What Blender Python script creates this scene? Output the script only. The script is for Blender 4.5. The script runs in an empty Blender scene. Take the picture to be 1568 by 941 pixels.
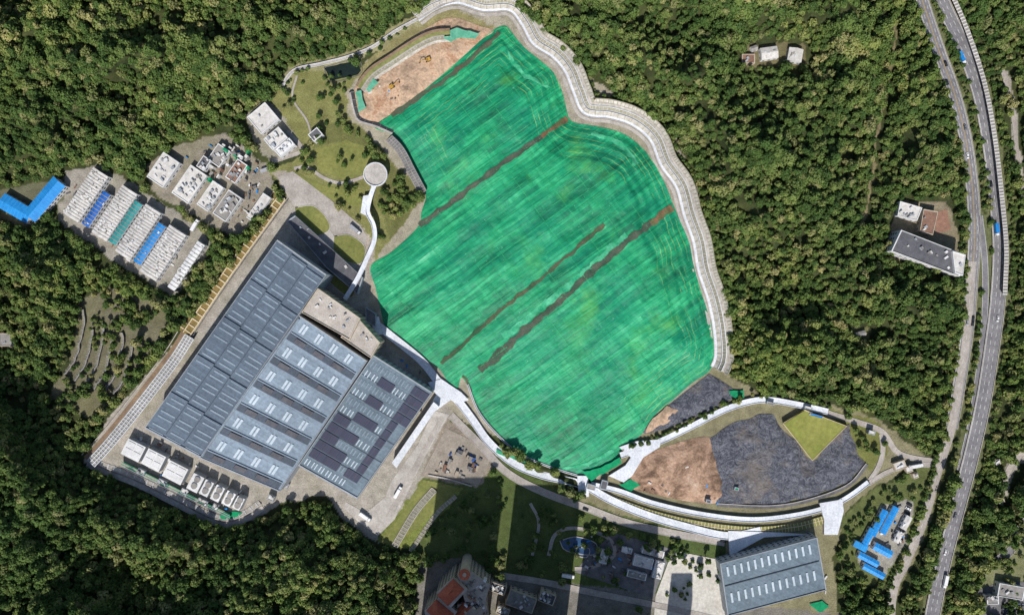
import bpy, math, random
import numpy as np
from mathutils import Vector, Matrix
from mathutils.geometry import delaunay_2d_cdt
random.seed(7); rng=np.random.default_rng(7)
CH=600.0
sc=bpy.context.scene
# ---------------------------------------------------------------- coordinates (survey grid, 0.5 m cells)
def P(px,py,z=0.0):
    k=(CH-z)/CH
    return ((px-784)*0.5*k,(470.5-py)*0.5*k,z)
def S(r,g,b,k=0.85):
    f=lambda c:(c/255/12.92 if c/255<=0.04045 else ((c/255+0.055)/1.055)**2.4)*k
    return (f(r),f(g),f(b))
# ---------------------------------------------------------------- noise
LAT=rng.random((8,256,256))
def vn(x,y,seed=0):
    x=np.asarray(x,float);y=np.asarray(y,float)
    xi=np.floor(x).astype(int);yi=np.floor(y).astype(int);fx=x-xi;fy=y-yi
    fx=fx*fx*(3-2*fx);fy=fy*fy*(3-2*fy);L=LAT[seed]
    a=L[yi%256,xi%256];b=L[yi%256,(xi+1)%256];c=L[(yi+1)%256,xi%256];d=L[(yi+1)%256,(xi+1)%256]
    return (a*(1-fx)+b*fx)*(1-fy)+(c*(1-fx)+d*fx)*fy
def fbm(x,y,seed=0,o=4):
    s=0;a=.5;t=0
    for i in range(o):
        s=s+a*vn(x*2**i+17.3*i,y*2**i+5.1*i,(seed+i)%8);t+=a;a*=.5
    return s/t
# ---------------------------------------------------------------- node helpers
def newmat(name):
    m=bpy.data.materials.new(name);m.use_nodes=True;nt=m.node_tree
    b=nt.nodes['Principled BSDF'];return m,nt,b
def nd(nt,t,**k):
    n=nt.nodes.new(t)
    for a,v in k.items():setattr(n,a,v)
    return n
def math_(nt,op,a,b=None,c=None):
    n=nd(nt,'ShaderNodeMath',operation=op)
    for i,v in enumerate((a,b,c)):
        if v is None: continue
        if isinstance(v,(int,float)): n.inputs[i].default_value=v
        else: nt.links.new(v,n.inputs[i])
    return n.outputs[0]
def mixc(nt,f,a,b,bt='MIX'):
    n=nd(nt,'ShaderNodeMix',data_type='RGBA',blend_type=bt)
    for i,v in ((0,f),(6,a),(7,b)):
        if isinstance(v,(int,float)): n.inputs[i].default_value=v
        elif isinstance(v,tuple): n.inputs[i].default_value=(v[0],v[1],v[2],1)
        else: nt.links.new(v,n.inputs[i])
    return n.outputs[2]
def noise(nt,vec,scale,detail=4,rough=.6,dist=0):
    n=nd(nt,'ShaderNodeTexNoise');n.inputs['Scale'].default_value=scale;n.inputs['Detail'].default_value=detail;n.inputs['Roughness'].default_value=rough;n.inputs['Distortion'].default_value=dist
    if vec is not None: nt.links.new(vec,n.inputs['Vector'])
    return n.outputs['Fac']
def ramp(nt,f,stops):
    n=nd(nt,'ShaderNodeValToRGB');e=n.color_ramp.elements
    while len(e)<len(stops): e.new(.5)
    for i,(p,c) in enumerate(stops): e[i].position=p;e[i].color=(c[0],c[1],c[2],1) if isinstance(c,tuple) else (c,c,c,1)
    nt.links.new(f,n.inputs[0]);return n.outputs[0]
def gpos(nt): return nd(nt,'ShaderNodeNewGeometry').outputs['Position']
MATS={}
def mat(name,c1,c2=None,scale=.25,rough=.85,bump=.0,var=.25,stripe=None,metal=0):
    """weathered surface: two-tone noise, dirt, optional seams (angle_deg,spacing_m,strength)"""
    if name in MATS: return MATS[name]
    m,nt,b=newmat(name);p=gpos(nt)
    if c2 is None: c2=tuple(x*(1-var) for x in c1)
    f=ramp(nt,noise(nt,p,scale,6,.65),[(.35,0.),(.65,1.)])
    col=mixc(nt,f,c2,c1)
    g=noise(nt,p,scale*7,3,.7)
    col=mixc(nt,.55,col,ramp(nt,g,[(.3,.6),(.7,1.35)]),'MULTIPLY')
    g2=noise(nt,p,.02,2)
    col=mixc(nt,.5,col,ramp(nt,g2,[(.3,.8),(.7,1.2)]),'MULTIPLY')
    if stripe:
        vr=nd(nt,'ShaderNodeVectorRotate',rotation_type='Z_AXIS');vr.inputs['Angle'].default_value=-math.radians(stripe[0]);nt.links.new(p,vr.inputs['Vector'])
        sp=nd(nt,'ShaderNodeSeparateXYZ');nt.links.new(vr.outputs[0],sp.inputs[0])
        t=math_(nt,'MULTIPLY',sp.outputs['Y'],1/stripe[1]);fr=math_(nt,'FRACT',t);ln=math_(nt,'LESS_THAN',fr,.28)
        wn=nd(nt,'ShaderNodeTexWhiteNoise',noise_dimensions='1D');nt.links.new(math_(nt,'FLOOR',t),wn.inputs['W'])
        col=mixc(nt,math_(nt,'MULTIPLY',ln,stripe[2]),col,tuple(x*.45 for x in c1))
        col=mixc(nt,.35,col,ramp(nt,wn.outputs['Value'],[(0.,.7),(1.,1.25)]),'MULTIPLY')
    nt.links.new(col,b.inputs['Base Color']);b.inputs['Roughness'].default_value=rough;b.inputs['Metallic'].default_value=metal
    b.inputs['Specular IOR Level'].default_value=.25
    if bump:
        bm=nd(nt,'ShaderNodeBump');bm.inputs['Distance'].default_value=bump;nt.links.new(g,bm.inputs['Height']);nt.links.new(bm.outputs[0],b.inputs['Normal'])
    MATS[name]=m;return m
M=dict(
 asphalt=mat('asphalt',S(140,138,140),S(116,114,117),.1),
 road_lt=mat('worn_concrete_road',S(184,176,168),S(158,150,142),.12),
 conc=mat('concrete',S(196,190,182),S(164,157,150),.15),
 conc_lt=mat('white_concrete',S(228,231,236),S(206,210,216),.12),
 conc_dk=mat('dark_concrete',S(128,126,126),S(98,98,100),.2),
 revet=mat('stone_revetment',S(206,200,190),S(164,158,146),.35,bump=.2),
 revet_dk=mat('revetment_infill',S(168,162,144),S(134,132,108),.5),
 planter=mat('planter_soil',S(150,122,78),S(118,108,62),.6),
 beige=mat('beige_coping',S(222,206,172),S(196,178,142),.4),
 roofA=mat('grey_metal_roof',S(100,114,128),S(91,104,118),.06,rough=.55,stripe=(-36,2.2,.15)),
 roofB=mat('light_metal_roof',S(144,160,174),S(130,146,160),.06,rough=.55,stripe=(-32,2.2,.12)),
 roofBd=mat('dark_roof_band',S(84,94,106),S(76,84,95),.1,rough=.6),
 roofC=mat('blue_grey_roof',S(116,132,143),S(104,120,131),.06,rough=.55,stripe=(-30,2.0,.15)),
 solar=mat('solar_panel',S(70,76,94),S(78,76,92),.3,rough=.35,stripe=(55,1.7,.25)),
 skyl=mat('skylight_panel',S(205,216,224),S(182,196,206),.3,rough=.5),
 skyg=mat('skylight_grey',S(146,160,172),S(128,142,154),.3,rough=.5),
 gutter=mat('roof_gutter',S(80,90,100),S(68,78,88),.4),
 wallg=mat('grey_cladding',S(168,174,180),S(148,154,160),.2),
 glass=mat('window_glass',S(62,72,82),S(48,56,66),.4,rough=.2),
 annex=mat('bitumen_beige_roof',S(190,182,172),S(166,158,148),.15),
 white=mat('white_painted_sheet',S(232,232,232),S(210,210,208),.3),
 offw=mat('offwhite_roof',S(222,219,214),S(192,188,182),.35),
 blue=mat('blue_sheet_roof',S(45,150,222),S(34,128,204),.2,rough=.5),
 blued=mat('deep_blue_sheet',S(34,104,190),S(30,88,165),.2,rough=.5),
 teal=mat('teal_sheet_roof',S(60,156,154),S(45,130,130),.2,rough=.5),
 greyr=mat('old_grey_roof',S(160,157,152),S(132,128,124),.3),
 darkr=mat('dark_felt_roof',S(108,108,112),S(88,88,93),.2),
 redr=mat('terracotta_roof',S(198,112,84),S(172,90,68),.5,stripe=(0,1.2,.2)),
 brick=mat('brownish_roof',S(150,116,98),S(122,96,82),.4),
 cream=mat('cream_facade',S(200,186,164),S(170,158,140),.3),
 green=mat('green_net',S(20,160,105),S(10,130,85),.4),
 water=mat('pond_water',S(38,50,46),S(30,40,36),.1,rough=.08),
 pool=mat('pool_blue',S(60,96,130),S(45,76,110),.2,rough=.2),
 paint=mat('road_paint',S(225,225,220),S(190,190,185),.8),
 ypaint=mat('yellow_paint',S(200,170,90),S(170,140,80),.8),
 soild=mat('brown_soil',S(148,124,100),S(124,104,84),.12,bump=.4),
 seam=mat('trench_brown',S(104,98,76),S(50,88,62),.1,bump=.5),
 seamd=mat('trench_dark',S(96,100,86),S(56,84,66),.1,bump=.5),
 black=mat('black_rubber',S(35,35,38)),
 yellow=mat('machine_yellow',S(206,160,70),rough=.5),
 lawn=mat('lawn',S(136,136,76),S(112,118,62),.06,bump=.3),
 lawnf=mat('sports_lawn',S(148,148,78),S(130,136,64),.05,bump=.2),
 trunk=mat('bark',S(90,75,60),S(60,50,40),1.),
)
def earthmat(name,stops,sc_):
    em,nt,b=newmat(name);p=gpos(nt)
    c=ramp(nt,noise(nt,p,sc_,8,.72,.6),stops)
    c=mixc(nt,.7,c,ramp(nt,noise(nt,p,.6,5,.7),[(.3,.6),(.7,1.35)]),'MULTIPLY')
    nt.links.new(c,b.inputs['Base Color']);b.inputs['Roughness'].default_value=.95;b.inputs['Specular IOR Level'].default_value=.1
    bm=nd(nt,'ShaderNodeBump');bm.inputs['Distance'].default_value=1.2;nt.links.new(noise(nt,p,.25,6,.7),bm.inputs['Height']);nt.links.new(bm.outputs[0],b.inputs['Normal']);return em
M['soil']=earthmat('tan_soil',[(.3,S(128,112,94)),(.42,S(178,152,128)),(.52,S(206,176,148)),(.62,S(176,134,104)),(.72,S(196,182,164))],.06)
M['earth']=earthmat('mixed_earth',[(.32,S(74,64,56)),(.43,S(128,104,86)),(.55,S(186,154,130)),(.7,S(206,182,162))],.045)
# ---------------------------------------------------------------- mesh builder
class MB:
    def __init__(s,name): s.n=name;s.v=[];s.f=[];s.m=[];s.mats=[]
    def mi(s,m):
        if m not in s.mats: s.mats.append(m)
        return s.mats.index(m)
    def face(s,pts,m):
        i=len(s.v);s.v+=[tuple(p) for p in pts];s.f.append(list(range(i,i+len(pts))));s.m.append(s.mi(m))
    def sheet(s,poly,z,m):
        s.face([P(x,y,z) for x,y in poly][::-1],m)
    def prismw(s,w,z0,z1,side,top,bottom=False):
        n=len(w);a=sum(w[i][0]*w[(i+1)%n][1]-w[(i+1)%n][0]*w[i][1] for i in range(n))
        if a<0:w=w[::-1]
        for i in range(n):
            a,b=w[i],w[(i+1)%n]
            s.face([(a[0],a[1],z0),(b[0],b[1],z0),(b[0],b[1],z1),(a[0],a[1],z1)],side)
        s.face([(a[0],a[1],z1) for a in w],top)
        if bottom:s.face([(a[0],a[1],z0) for a in w][::-1],side)
    def prism(s,poly,z0,z1,side,top=None):
        s.prismw([P(x,y,z1)[:2] for x,y in poly],z0,z1,side,top or side)
    def box(s,cx,cy,L,W,ang,z0,z1,side,top=None):
        s.prism(rect(cx,cy,L,W,ang),z0,z1,side,top)
    def cyl(s,cx,cy,r,z0,z1,side,top=None,n=16,r2=None):
        c=P(cx,cy,z1)
        a=[(c[0]+r*math.cos(6.2832*i/n),c[1]+r*math.sin(6.2832*i/n)) for i in range(n)]
        r2=r if r2 is None else r2
        b=[(c[0]+r2*math.cos(6.2832*i/n),c[1]+r2*math.sin(6.2832*i/n)) for i in range(n)]
        for i in range(n):
            j=(i+1)%n;s.face([(*a[i],z0),(*a[j],z0),(*b[j],z1),(*b[i],z1)],side)
        if r2>0.01:s.face([(*q,z1) for q in b],top or side)
    def windows(s,w,z0,z1,m,sp=4.,fl=3.6):
        n=len(w);ar=sum(w[i][0]*w[(i+1)%n][1]-w[(i+1)%n][0]*w[i][1] for i in range(n))
        if ar<0:w=w[::-1]
        for i in range(n):
            a=Vector(w[i]);b=Vector(w[(i+1)%n]);d=b-a;L=d.length
            if L<4: continue
            d/=L;nn=Vector((d.y,-d.x))*.06;k=int(L//sp)
            for r in range(int((z1-z0)//fl)):
                zz=z0+r*fl+1.
                for j in range(k):
                    t=(j+.5)*L/k;q=a+d*(t-.9)+nn;e=a+d*(t+.9)+nn
                    s.face([(q.x,q.y,zz),(e.x,e.y,zz),(e.x,e.y,zz+1.6),(q.x,q.y,zz+1.6)],m)
    def build(s,smooth=False):
        me=bpy.data.meshes.new(s.n);me.from_pydata(s.v,[],s.f)
        for m in s.mats: me.materials.append(m)
        me.polygons.foreach_set('material_index',s.m)
        if smooth: me.polygons.foreach_set('use_smooth',[True]*len(s.f))
        me.update();o=bpy.data.objects.new(s.n,me);sc.collection.objects.link(o);return o
def rect(cx,cy,L,W,ang):
    a=math.radians(ang);d=(math.cos(a),-math.sin(a));n=(math.sin(a),math.cos(a))
    return [(cx+d[0]*i*L/2+n[0]*j*W/2,cy+d[1]*i*L/2+n[1]*j*W/2) for i,j in((-1,-1),(1,-1),(1,1),(-1,1))]
def Q(q,u,v):
    return tuple((q[0][i]*(1-u)+q[1][i]*u)*(1-v)+(q[3][i]*(1-u)+q[2][i]*u)*v for i in(0,1))
def QR(q,u0,u1,v0,v1): return [Q(q,u0,v0),Q(q,u1,v0),Q(q,u1,v1),Q(q,u0,v1)]
def smooth(pts,step=6):
    p=[np.array(a,float) for a in pts];p=[2*p[0]-p[1]]+p+[2*p[-1]-p[-2]];out=[]
    for i in range(1,len(p)-2):
        n=max(1,int(np.linalg.norm(p[i+1]-p[i])/step))
        for k in range(n):
            t=k/n;out.append(.5*((2*p[i])+(-p[i-1]+p[i+1])*t+(2*p[i-1]-5*p[i]+4*p[i+1]-p[i+2])*t*t+(-p[i-1]+3*p[i]-3*p[i+1]+p[i+2])*t**3))
    out.append(p[-2]);return np.array(out)
def normals(L):
    d=np.gradient(L,axis=0);d/=np.linalg.norm(d,axis=1)[:,None]+1e-9
    return np.stack([d[:,1],-d[:,0]],1)
def off(L,o,N=None):
    N=normals(L) if N is None else N
    return L+N*(np.asarray(o).reshape(-1,1) if np.ndim(o) else o)
def strip(mb,L,o0,o1,z0,z1,m,a=0,b=None):
    A=off(L,o0);B=off(L,o1);b=len(L)-1 if b is None else b
    for i in range(a,b):
        mb.face([P(*A[i],z0),P(*A[i+1],z0),P(*B[i+1],z1),P(*B[i],z1)],m)
def wallstrip(mb,L,o,w,z0,z1,m):
    strip(mb,L,o,o+w,z1,z1,m);strip(mb,L,o,o,z0,z1,m);strip(mb,L,o+w,o+w,z1,z0,m)
def dashes(mb,L,o,w,z,m,on=1,offn=1):
    i=0
    while i<len(L)-on:
        strip(mb,L,o-w/2,o+w/2,z,z,m,i,i+on);i+=on+offn
def ribs(mb,L,o0,o1,z0,z1,w,m,every=1,h=.3):
    N=normals(L)
    for i in range(0,len(L),every):
        t=np.array([-N[i][1],N[i][0]])*w/2;a=L[i]+N[i]*o0;b=L[i]+N[i]*o1
        mb.face([P(*(a-t),z0+h),P(*(a+t),z0+h),P(*(b+t),z1+h),P(*(b-t),z1+h)],m)
        mb.face([P(*(a-t),z0),P(*(a-t),z0+h),P(*(b-t),z1+h),P(*(b-t),z1)],m)
        mb.face([P(*(a+t),z0+h),P(*(a+t),z0),P(*(b+t),z1),P(*(b+t),z1+h)],m)
def spoly(pts,step=6): 
    p=list(pts);L=smooth(p+[p[0]],step);return L[:-1]
def rough(poly,amp=1.5,step=4,seed=3):
    out=[];n=len(poly)
    for i in range(n):
        a=np.array(poly[i],float);b=np.array(poly[(i+1)%n],float);k=max(1,int(np.linalg.norm(b-a)/step))
        for j in range(k):
            q=a+(b-a)*j/k;out.append((q[0]+amp*(2*fbm(q[0]/9,q[1]/9,seed,3)-1)*2,q[1]+amp*(2*fbm(q[0]/9+50,q[1]/9,seed,3)-1)*2))
    return out
# ---------------------------------------------------------------- key outlines
TARP=[(762,42),(775,40),(790,58),(805,75),(830,95),(848,112),(860,138),(867,165),(872,182),(885,189),(905,192),(935,198),(960,208),(985,228),(1005,255),(1020,285),(1029,308),(1040,335),(1055,370),(1062,405),(1075,450),(1088,490),(1095,520),(1093,550),(1086,568),(1060,586),(1028,614),(1000,638),(985,662),(950,690),(946,704),(925,719),(895,731),(860,722),(830,712),(800,698),(770,672),(745,645),(728,618),(716,590),(706,578),(700,597),(688,588),(672,564),(640,540),(610,515),(590,500),(582,470),(575,440),(568,407),(600,385),(640,347),(645,325),(652,298),(640,270),(625,240),(610,214),(595,204),(575,190),(640,145),(690,103),(735,62)]
REV=[(640,30),(665,12),(700,3),(740,14),(780,14),(800,35),(818,66),(848,86),(868,110),(880,140),(896,172),(935,178),(970,190),(998,214),(1014,252),(1038,287),(1050,330),(1064,370),(1072,415),(1087,460),(1096,505),(1098,545),(1092,562)]
HWL=[(1380,-110),(1395,-50),(1412,0),(1437,75),(1462,145),(1480,220),(1490,300),(1492,370),(1488,430),(1482,500),(1470,580),(1457,655)]
SVC=[(1488,400),(1482,500),(1470,580),(1457,655),(1435,725),(1415,795),(1388,860),(1368,905),(1362,990),(1355,1100)]
HWR=[(1405,-110),(1425,-50),(1442,0),(1474,70),(1500,140),(1516,220),(1527,310),(1532,380),(1528,460),(1518,540),(1505,620),(1487,700),(1466,780),(1445,860),(1428,941),(1418,1010),(1400,1120)]
HWM=[(1500,330),(1508,400),(1508,480),(1500,560),(1488,640),(1470,720)]
PERI=[(566,488),(600,515),(645,552),(672,585),(700,612),(722,640),(748,676),(785,708),(830,727),(890,741),(935,765),(990,788),(1050,806),(1115,820),(1165,812)]
PERI2=[(905,741),(950,752),(1000,770),(1075,787),(1150,795),(1215,789),(1268,776),(1300,760),(1330,738)]
CHAN3=[(950,697),(1005,678),(1060,652),(1115,625),(1165,612),(1215,618),(1268,630)]
OUTR=[(690,635),(735,680),(775,722),(830,752),(900,778),(960,800),(1040,818),(1110,830)]
NCH=[(430,135),(450,108),(490,98),(530,88),(570,72),(605,48),(645,26),(680,6),(710,-2)]
# ---------------------------------------------------------------- zone raster (2-unit cells)
X0,Y0,ST=-400,-400,2
XS=np.arange(X0,1970,ST);YS=np.arange(Y0,1400,ST)
GX,GY=np.meshgrid(XS,YS)
JX=GX+5*(fbm(GX/14,GY/14,1)-.5)*2;JY=GY+5*(fbm(GX/14,GY/14,3)-.5)*2
ZC=np.zeros(GX.shape+(3,));ZC[:]=S(64,72,44);ZD=np.ones(GX.shape)
def pip(poly,x,y):
    r=np.zeros(x.shape,bool);n=len(poly)
    for i in range(n):
        x1,y1=poly[i];x2,y2=poly[(i+1)%n]
        if y1==y2: continue
        c=((y1>y)!=(y2>y))&(x<(x2-x1)*(y-y1)/(y2-y1)+x1);r^=c
    return r
def zone(poly,col,dens=0.,jit=True):
    xs=[p[0] for p in poly];ys=[p[1] for p in poly]
    i0=max(0,int((min(xs)-X0)//ST)-4);i1=min(len(XS),int((max(xs)-X0)//ST)+5);j0=max(0,int((min(ys)-Y0)//ST)-4);j1=min(len(YS),int((max(ys)-Y0)//ST)+5)
    if i1<=i0 or j1<=j0:return
    s=np.s_[j0:j1,i0:i1];a,b=(JX,JY) if jit else (GX,GY)
    k=pip(poly,a[s],b[s])
    if col is not None: ZC[s][k]=col
    ZD[s][k]=dens
def zstrip(L,w,col,dens=0.):
    L=smooth(L,10);A=off(L,-w/2);B=off(L,w/2);zone([tuple(p) for p in A]+[tuple(p) for p in B[::-1]],col,dens)
G_=S(134,134,84);CON=S(172,165,154)
zone([(120,465),(155,438),(225,455),(262,490),(240,535),(180,610),(140,640),(75,605),(105,560)],S(118,114,92),.6)
zone([(85,335),(100,262),(150,250),(205,282),(310,352),(325,375),(268,455),(215,425)],S(160,154,144))
zone([(0,290),(95,272),(100,300),(50,350),(0,335)],S(110,110,90))
zone([(225,250),(258,226),(345,202),(392,240),(412,258),(420,300),(372,362),(322,345),(232,292)],S(150,142,128))
zone([(376,172),(410,152),(450,190),(480,228),(415,250),(385,215)],S(160,154,140))
zone([(412,150),(445,112),(550,82),(540,180),(600,205),(655,295),(642,350),(568,402),(565,490),(430,372),(440,300),(412,262),(470,235),(440,190)],G_,.15)
zone([(480,195),(550,180),(605,210),(630,250),(650,300),(630,345),(600,375),(585,330),(570,245),(520,215),(480,225)],S(112,114,70),.55)
zone([(415,262),(440,262),(500,305),(560,350),(575,385),(560,480),(500,430),(428,368),(450,310)],S(172,162,148))
zone([(440,298),(470,330),(560,400),(578,490),(672,590),(695,632),(645,735),(580,830),(525,792),(500,758),(440,765),(385,795),(335,800),(165,722),(125,708),(180,620),(260,535)],CON)
zone([(640,30),(700,-8),(790,8),(880,100),(960,160),(1030,205),(1068,290),(1100,420),(1108,560),(1130,600),(1060,640),(940,745),(700,640),(560,490),(568,405),(650,300),(560,200),(535,185),(530,140),(560,95)],S(168,160,142))
zone([(545,110),(600,60),(690,10),(760,45),(700,60),(560,160)],S(150,142,100))
zone([(1090,560),(1165,603),(1285,622),(1350,645),(1400,685),(1440,708),(1395,712),(1335,748),(1292,785),(1275,850),(1285,960),(1100,960),(1100,830),(880,775),(940,700)],S(140,134,106))
zone([(695,632),(760,700),(900,772),(1110,828),(1110,1000),(640,1000),(650,900),(700,860),(640,848),(575,826),(645,735)],S(84,98,56),.2)  # park green darkened, tower shade painted into the ground colour
zone([(640,860),(700,855),(760,880),(1000,905),(1290,940),(1300,1300),(600,1300)],S(130,126,118),.02)
zone([(645,732),(705,745),(690,775),(618,842),(578,826)],S(126,134,70))
zone([(683,640),(765,690),(735,745),(640,728)],S(150,138,124))
zone([(1270,622),(1345,648),(1360,690),(1330,720),(1300,690)],S(120,122,70),.15)
zone([(1290,790),(1335,750),(1425,700),(1412,800),(1380,880),(1310,900),(1283,850)],S(100,108,66),.5)
zone([(1312,860),(1345,772),(1398,765),(1385,835),(1350,885)],S(160,156,146))
zone([(1365,345),(1378,305),(1450,310),(1475,385),(1480,425),(1360,392)],S(140,130,108))
zone([(1132,85),(1150,66),(1230,66),(1232,100),(1135,102)],S(120,112,84))
zone([(0,508),(22,508),(22,532),(0,532)],S(150,140,120))
zone([(1490,900),(1510,865),(1568,800),(1720,760),(1720,1000),(1490,1000)],S(128,130,96),.4)
zone([(1300,500),(1330,503),(1328,516),(1305,516)],S(120,120,80),.0)
for L,w in((HWL,28),(HWR,36),(HWM,20)): zstrip(L,w,S(108,112,78),.0)
zstrip(SVC,16,S(134,130,100))
zstrip([(1375,20),(1360,120),(1345,200),(1330,300),(1318,345)],4,S(140,128,98))
zstrip([(1540,110),(1552,180),(1560,260),(1575,330)],10,CON)
zstrip([(1580,680),(1548,715),(1528,770)],14,CON)
zstrip(NCH,18,S(160,155,118))
def samp(R,x,y):
    i=np.clip(((np.asarray(x)-X0)/ST).astype(int),0,len(XS)-1);j=np.clip(((np.asarray(y)-Y0)/ST).astype(int),0,len(YS)-1);return R[j,i]
# ---------------------------------------------------------------- terrain height (coarse raster)
cs=8;CX=np.arange(-400,1970,cs);CY=np.arange(-400,1400,cs);cgx,cgy=np.meshgrid(CX,CY)
free=samp(ZD,cgx,cgy)<.999
for dx,dy in((3,0),(-3,0),(0,3),(0,-3)): free|=samp(ZD,cgx+dx,cgy+dy)<.999
D=np.where(free,0,1e4).astype(float)
for it in range(90):
    for ax in(0,1):
        for sh in(1,-1):
            r=np.roll(D,sh,ax)
            if ax==0: r[0 if sh==1 else -1]=1e4
            else: r[:,0 if sh==1 else -1]=1e4
            D=np.minimum(D,r+cs)
    for a in(1,-1):
        for b in(1,-1):
            r=np.roll(np.roll(D,a,0),b,1);r[0]=r[-1]=1e4;r[:,0]=r[:,-1]=1e4
            D=np.minimum(D,r+cs*1.414)
D=np.minimum(D,500);d=np.maximum(0,D-10)
rid=1-np.abs(2*fbm(cgx/150,cgy/150,4,4)-1)*2.2
HT=36*(1-np.exp(-d/130))*(.45+1.1*vn(cgx/170,cgy/170,2))+np.minimum(1,d/60)*(24*(rid-.45)+9*(2*fbm(cgx/45,cgy/45,6,2)-1))
HT=np.maximum(HT,0)
def hterr(x,y):
    fx=np.clip((np.asarray(x,float)-CX[0])/cs,0,len(CX)-1.001);fy=np.clip((np.asarray(y,float)-CY[0])/cs,0,len(CY)-1.001)
    i=fx.astype(int);j=fy.astype(int);u=fx-i;v=fy-j
    return (HT[j,i]*(1-u)+HT[j,i+1]*u)*(1-v)+(HT[j+1,i]*(1-u)+HT[j+1,i+1]*u)*v
def axis(a,b,lo,hi):
    return np.concatenate([np.linspace(lo,a-400,10),np.arange(a-340,a,12),np.arange(a,b,2.5),np.arange(b,b+340,12),np.linspace(b+400,hi,10)])
ax=axis(-50,1620,-9000,10500);ay=axis(-50,992,-9000,10000)
tx,ty=np.meshgrid(ax,ay);tz=hterr(tx,ty)
k=(CH-tz)/CH
V=np.stack([(tx-784)*.5*k,(470.5-ty)*.5*k,tz],-1).reshape(-1,3)
nx,ny=len(ax),len(ay);idx=np.arange(nx*ny).reshape(ny,nx)
F=np.stack([idx[1:,:-1],idx[1:,1:],idx[:-1,1:],idx[:-1,:-1]],-1).reshape(-1,4)
me=bpy.data.meshes.new('ground');me.vertices.add(len(V));me.vertices.foreach_set('co',V.ravel())
me.loops.add(F.size);me.loops.foreach_set('vertex_index',F.ravel().astype(np.int32));me.polygons.add(len(F));me.polygons.foreach_set('loop_start',np.arange(0,F.size,4,dtype=np.int32))
me.update(calc_edges=True)
ca=me.color_attributes.new('soil_type','FLOAT_COLOR','POINT')
i=np.clip(((tx-X0)/ST).astype(int),0,len(XS)-1);j=np.clip(((ty-Y0)/ST).astype(int),0,len(YS)-1)
cc=np.ones((ny,nx,4));cc[...,:3]=ZC[j,i];ca.data.foreach_set('color',cc.ravel())
me.polygons.foreach_set('use_smooth',[True]*len(F))
gm,nt,b=newmat('ground_soil_and_grass');p=gpos(nt)
at=nd(nt,'ShaderNodeAttribute',attribute_name='soil_type')
c=mixc(nt,.8,at.outputs['Color'],ramp(nt,noise(nt,p,.12,8,.7),[(.3,.55),(.7,1.45)]),'MULTIPLY')
c=mixc(nt,.5,c,ramp(nt,noise(nt,p,1.1,3,.7),[(.35,.5),(.65,1.4)]),'MULTIPLY')
c=mixc(nt,ramp(nt,noise(nt,p,.035,5,.6),[(.45,0.),(.7,.3)]),c,S(112,112,66))
nt.links.new(c,b.inputs['Base Color']);b.inputs['Roughness'].default_value=.95;b.inputs['Specular IOR Level'].default_value=.1
bm=nd(nt,'ShaderNodeBump');bm.inputs['Distance'].default_value=.6;nt.links.new(noise(nt,p,.8,5,.7),bm.inputs['Height']);nt.links.new(bm.outputs[0],b.inputs['Normal'])
me.materials.append(gm);o=bpy.data.objects.new('ground',me);sc.collection.objects.link(o)
# ---------------------------------------------------------------- draped sheets
def segd(x,y,poly,closed=True):
    d=np.full(x.shape,1e9);n=len(poly)
    for i in range(n if closed else n-1):
        ax_,ay_=poly[i];bx,by=poly[(i+1)%n];vx,vy=bx-ax_,by-ay_;t=np.clip(((x-ax_)*vx+(y-ay_)*vy)/(vx*vx+vy*vy+1e-9),0,1)
        d=np.minimum(d,np.hypot(x-ax_-t*vx,y-ay_-t*vy))
    return d
def drape(name,poly,hf,m,step=4,smoothb=True,jit=.25):
    bl=spoly(poly,step) if smoothb else np.array(rough(poly,0,step))
    bl=[tuple(map(float,q)) for q in bl]
    xs=[q[0] for q in bl];ys=[q[1] for q in bl]
    gx,gy=np.meshgrid(np.arange(min(xs),max(xs),step),np.arange(min(ys),max(ys),step))
    gx=gx+rng.uniform(-jit,jit,gx.shape)*step;gy=gy+rng.uniform(-jit,jit,gy.shape)*step
    gx=gx.ravel();gy=gy.ravel();k=pip(bl,gx,gy)&(segd(gx,gy,bl)>step*.5);gx=gx[k];gy=gy[k]
    vs=[Vector(q) for q in bl]+[Vector((float(a),float(b_))) for a,b_ in zip(gx,gy)]
    n=len(bl);r=delaunay_2d_cdt(vs,[(i,(i+1)%n) for i in range(n)],[],1,1e-4)
    vx=np.array([q.x for q in r[0]]);vy=np.array([q.y for q in r[0]]);e=segd(vx,vy,bl)
    z=hf(vx,vy,e);me=bpy.data.meshes.new(name)
    co=[P(a,b_,c_) for a,b_,c_ in zip(vx,vy,z)]
    fs=[]
    for f in r[2]:
        f=list(f);a,b_,c_=[co[q] for q in f[:3]]
        if (b_[0]-a[0])*(c_[1]-a[1])-(b_[1]-a[1])*(c_[0]-a[0])<0:f=f[::-1]
        fs.append(f)
    me.from_pydata(co,[],fs);me.materials.append(m)
    at=me.attributes.new('edge','FLOAT','POINT');at.data.foreach_set('value',e.astype(np.float32))
    me.polygons.foreach_set('use_smooth',[True]*len(fs));o=bpy.data.objects.new(name,me);sc.collection.objects.link(o);return o
TL=[tuple(q) for q in spoly(TARP,4)]
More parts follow.
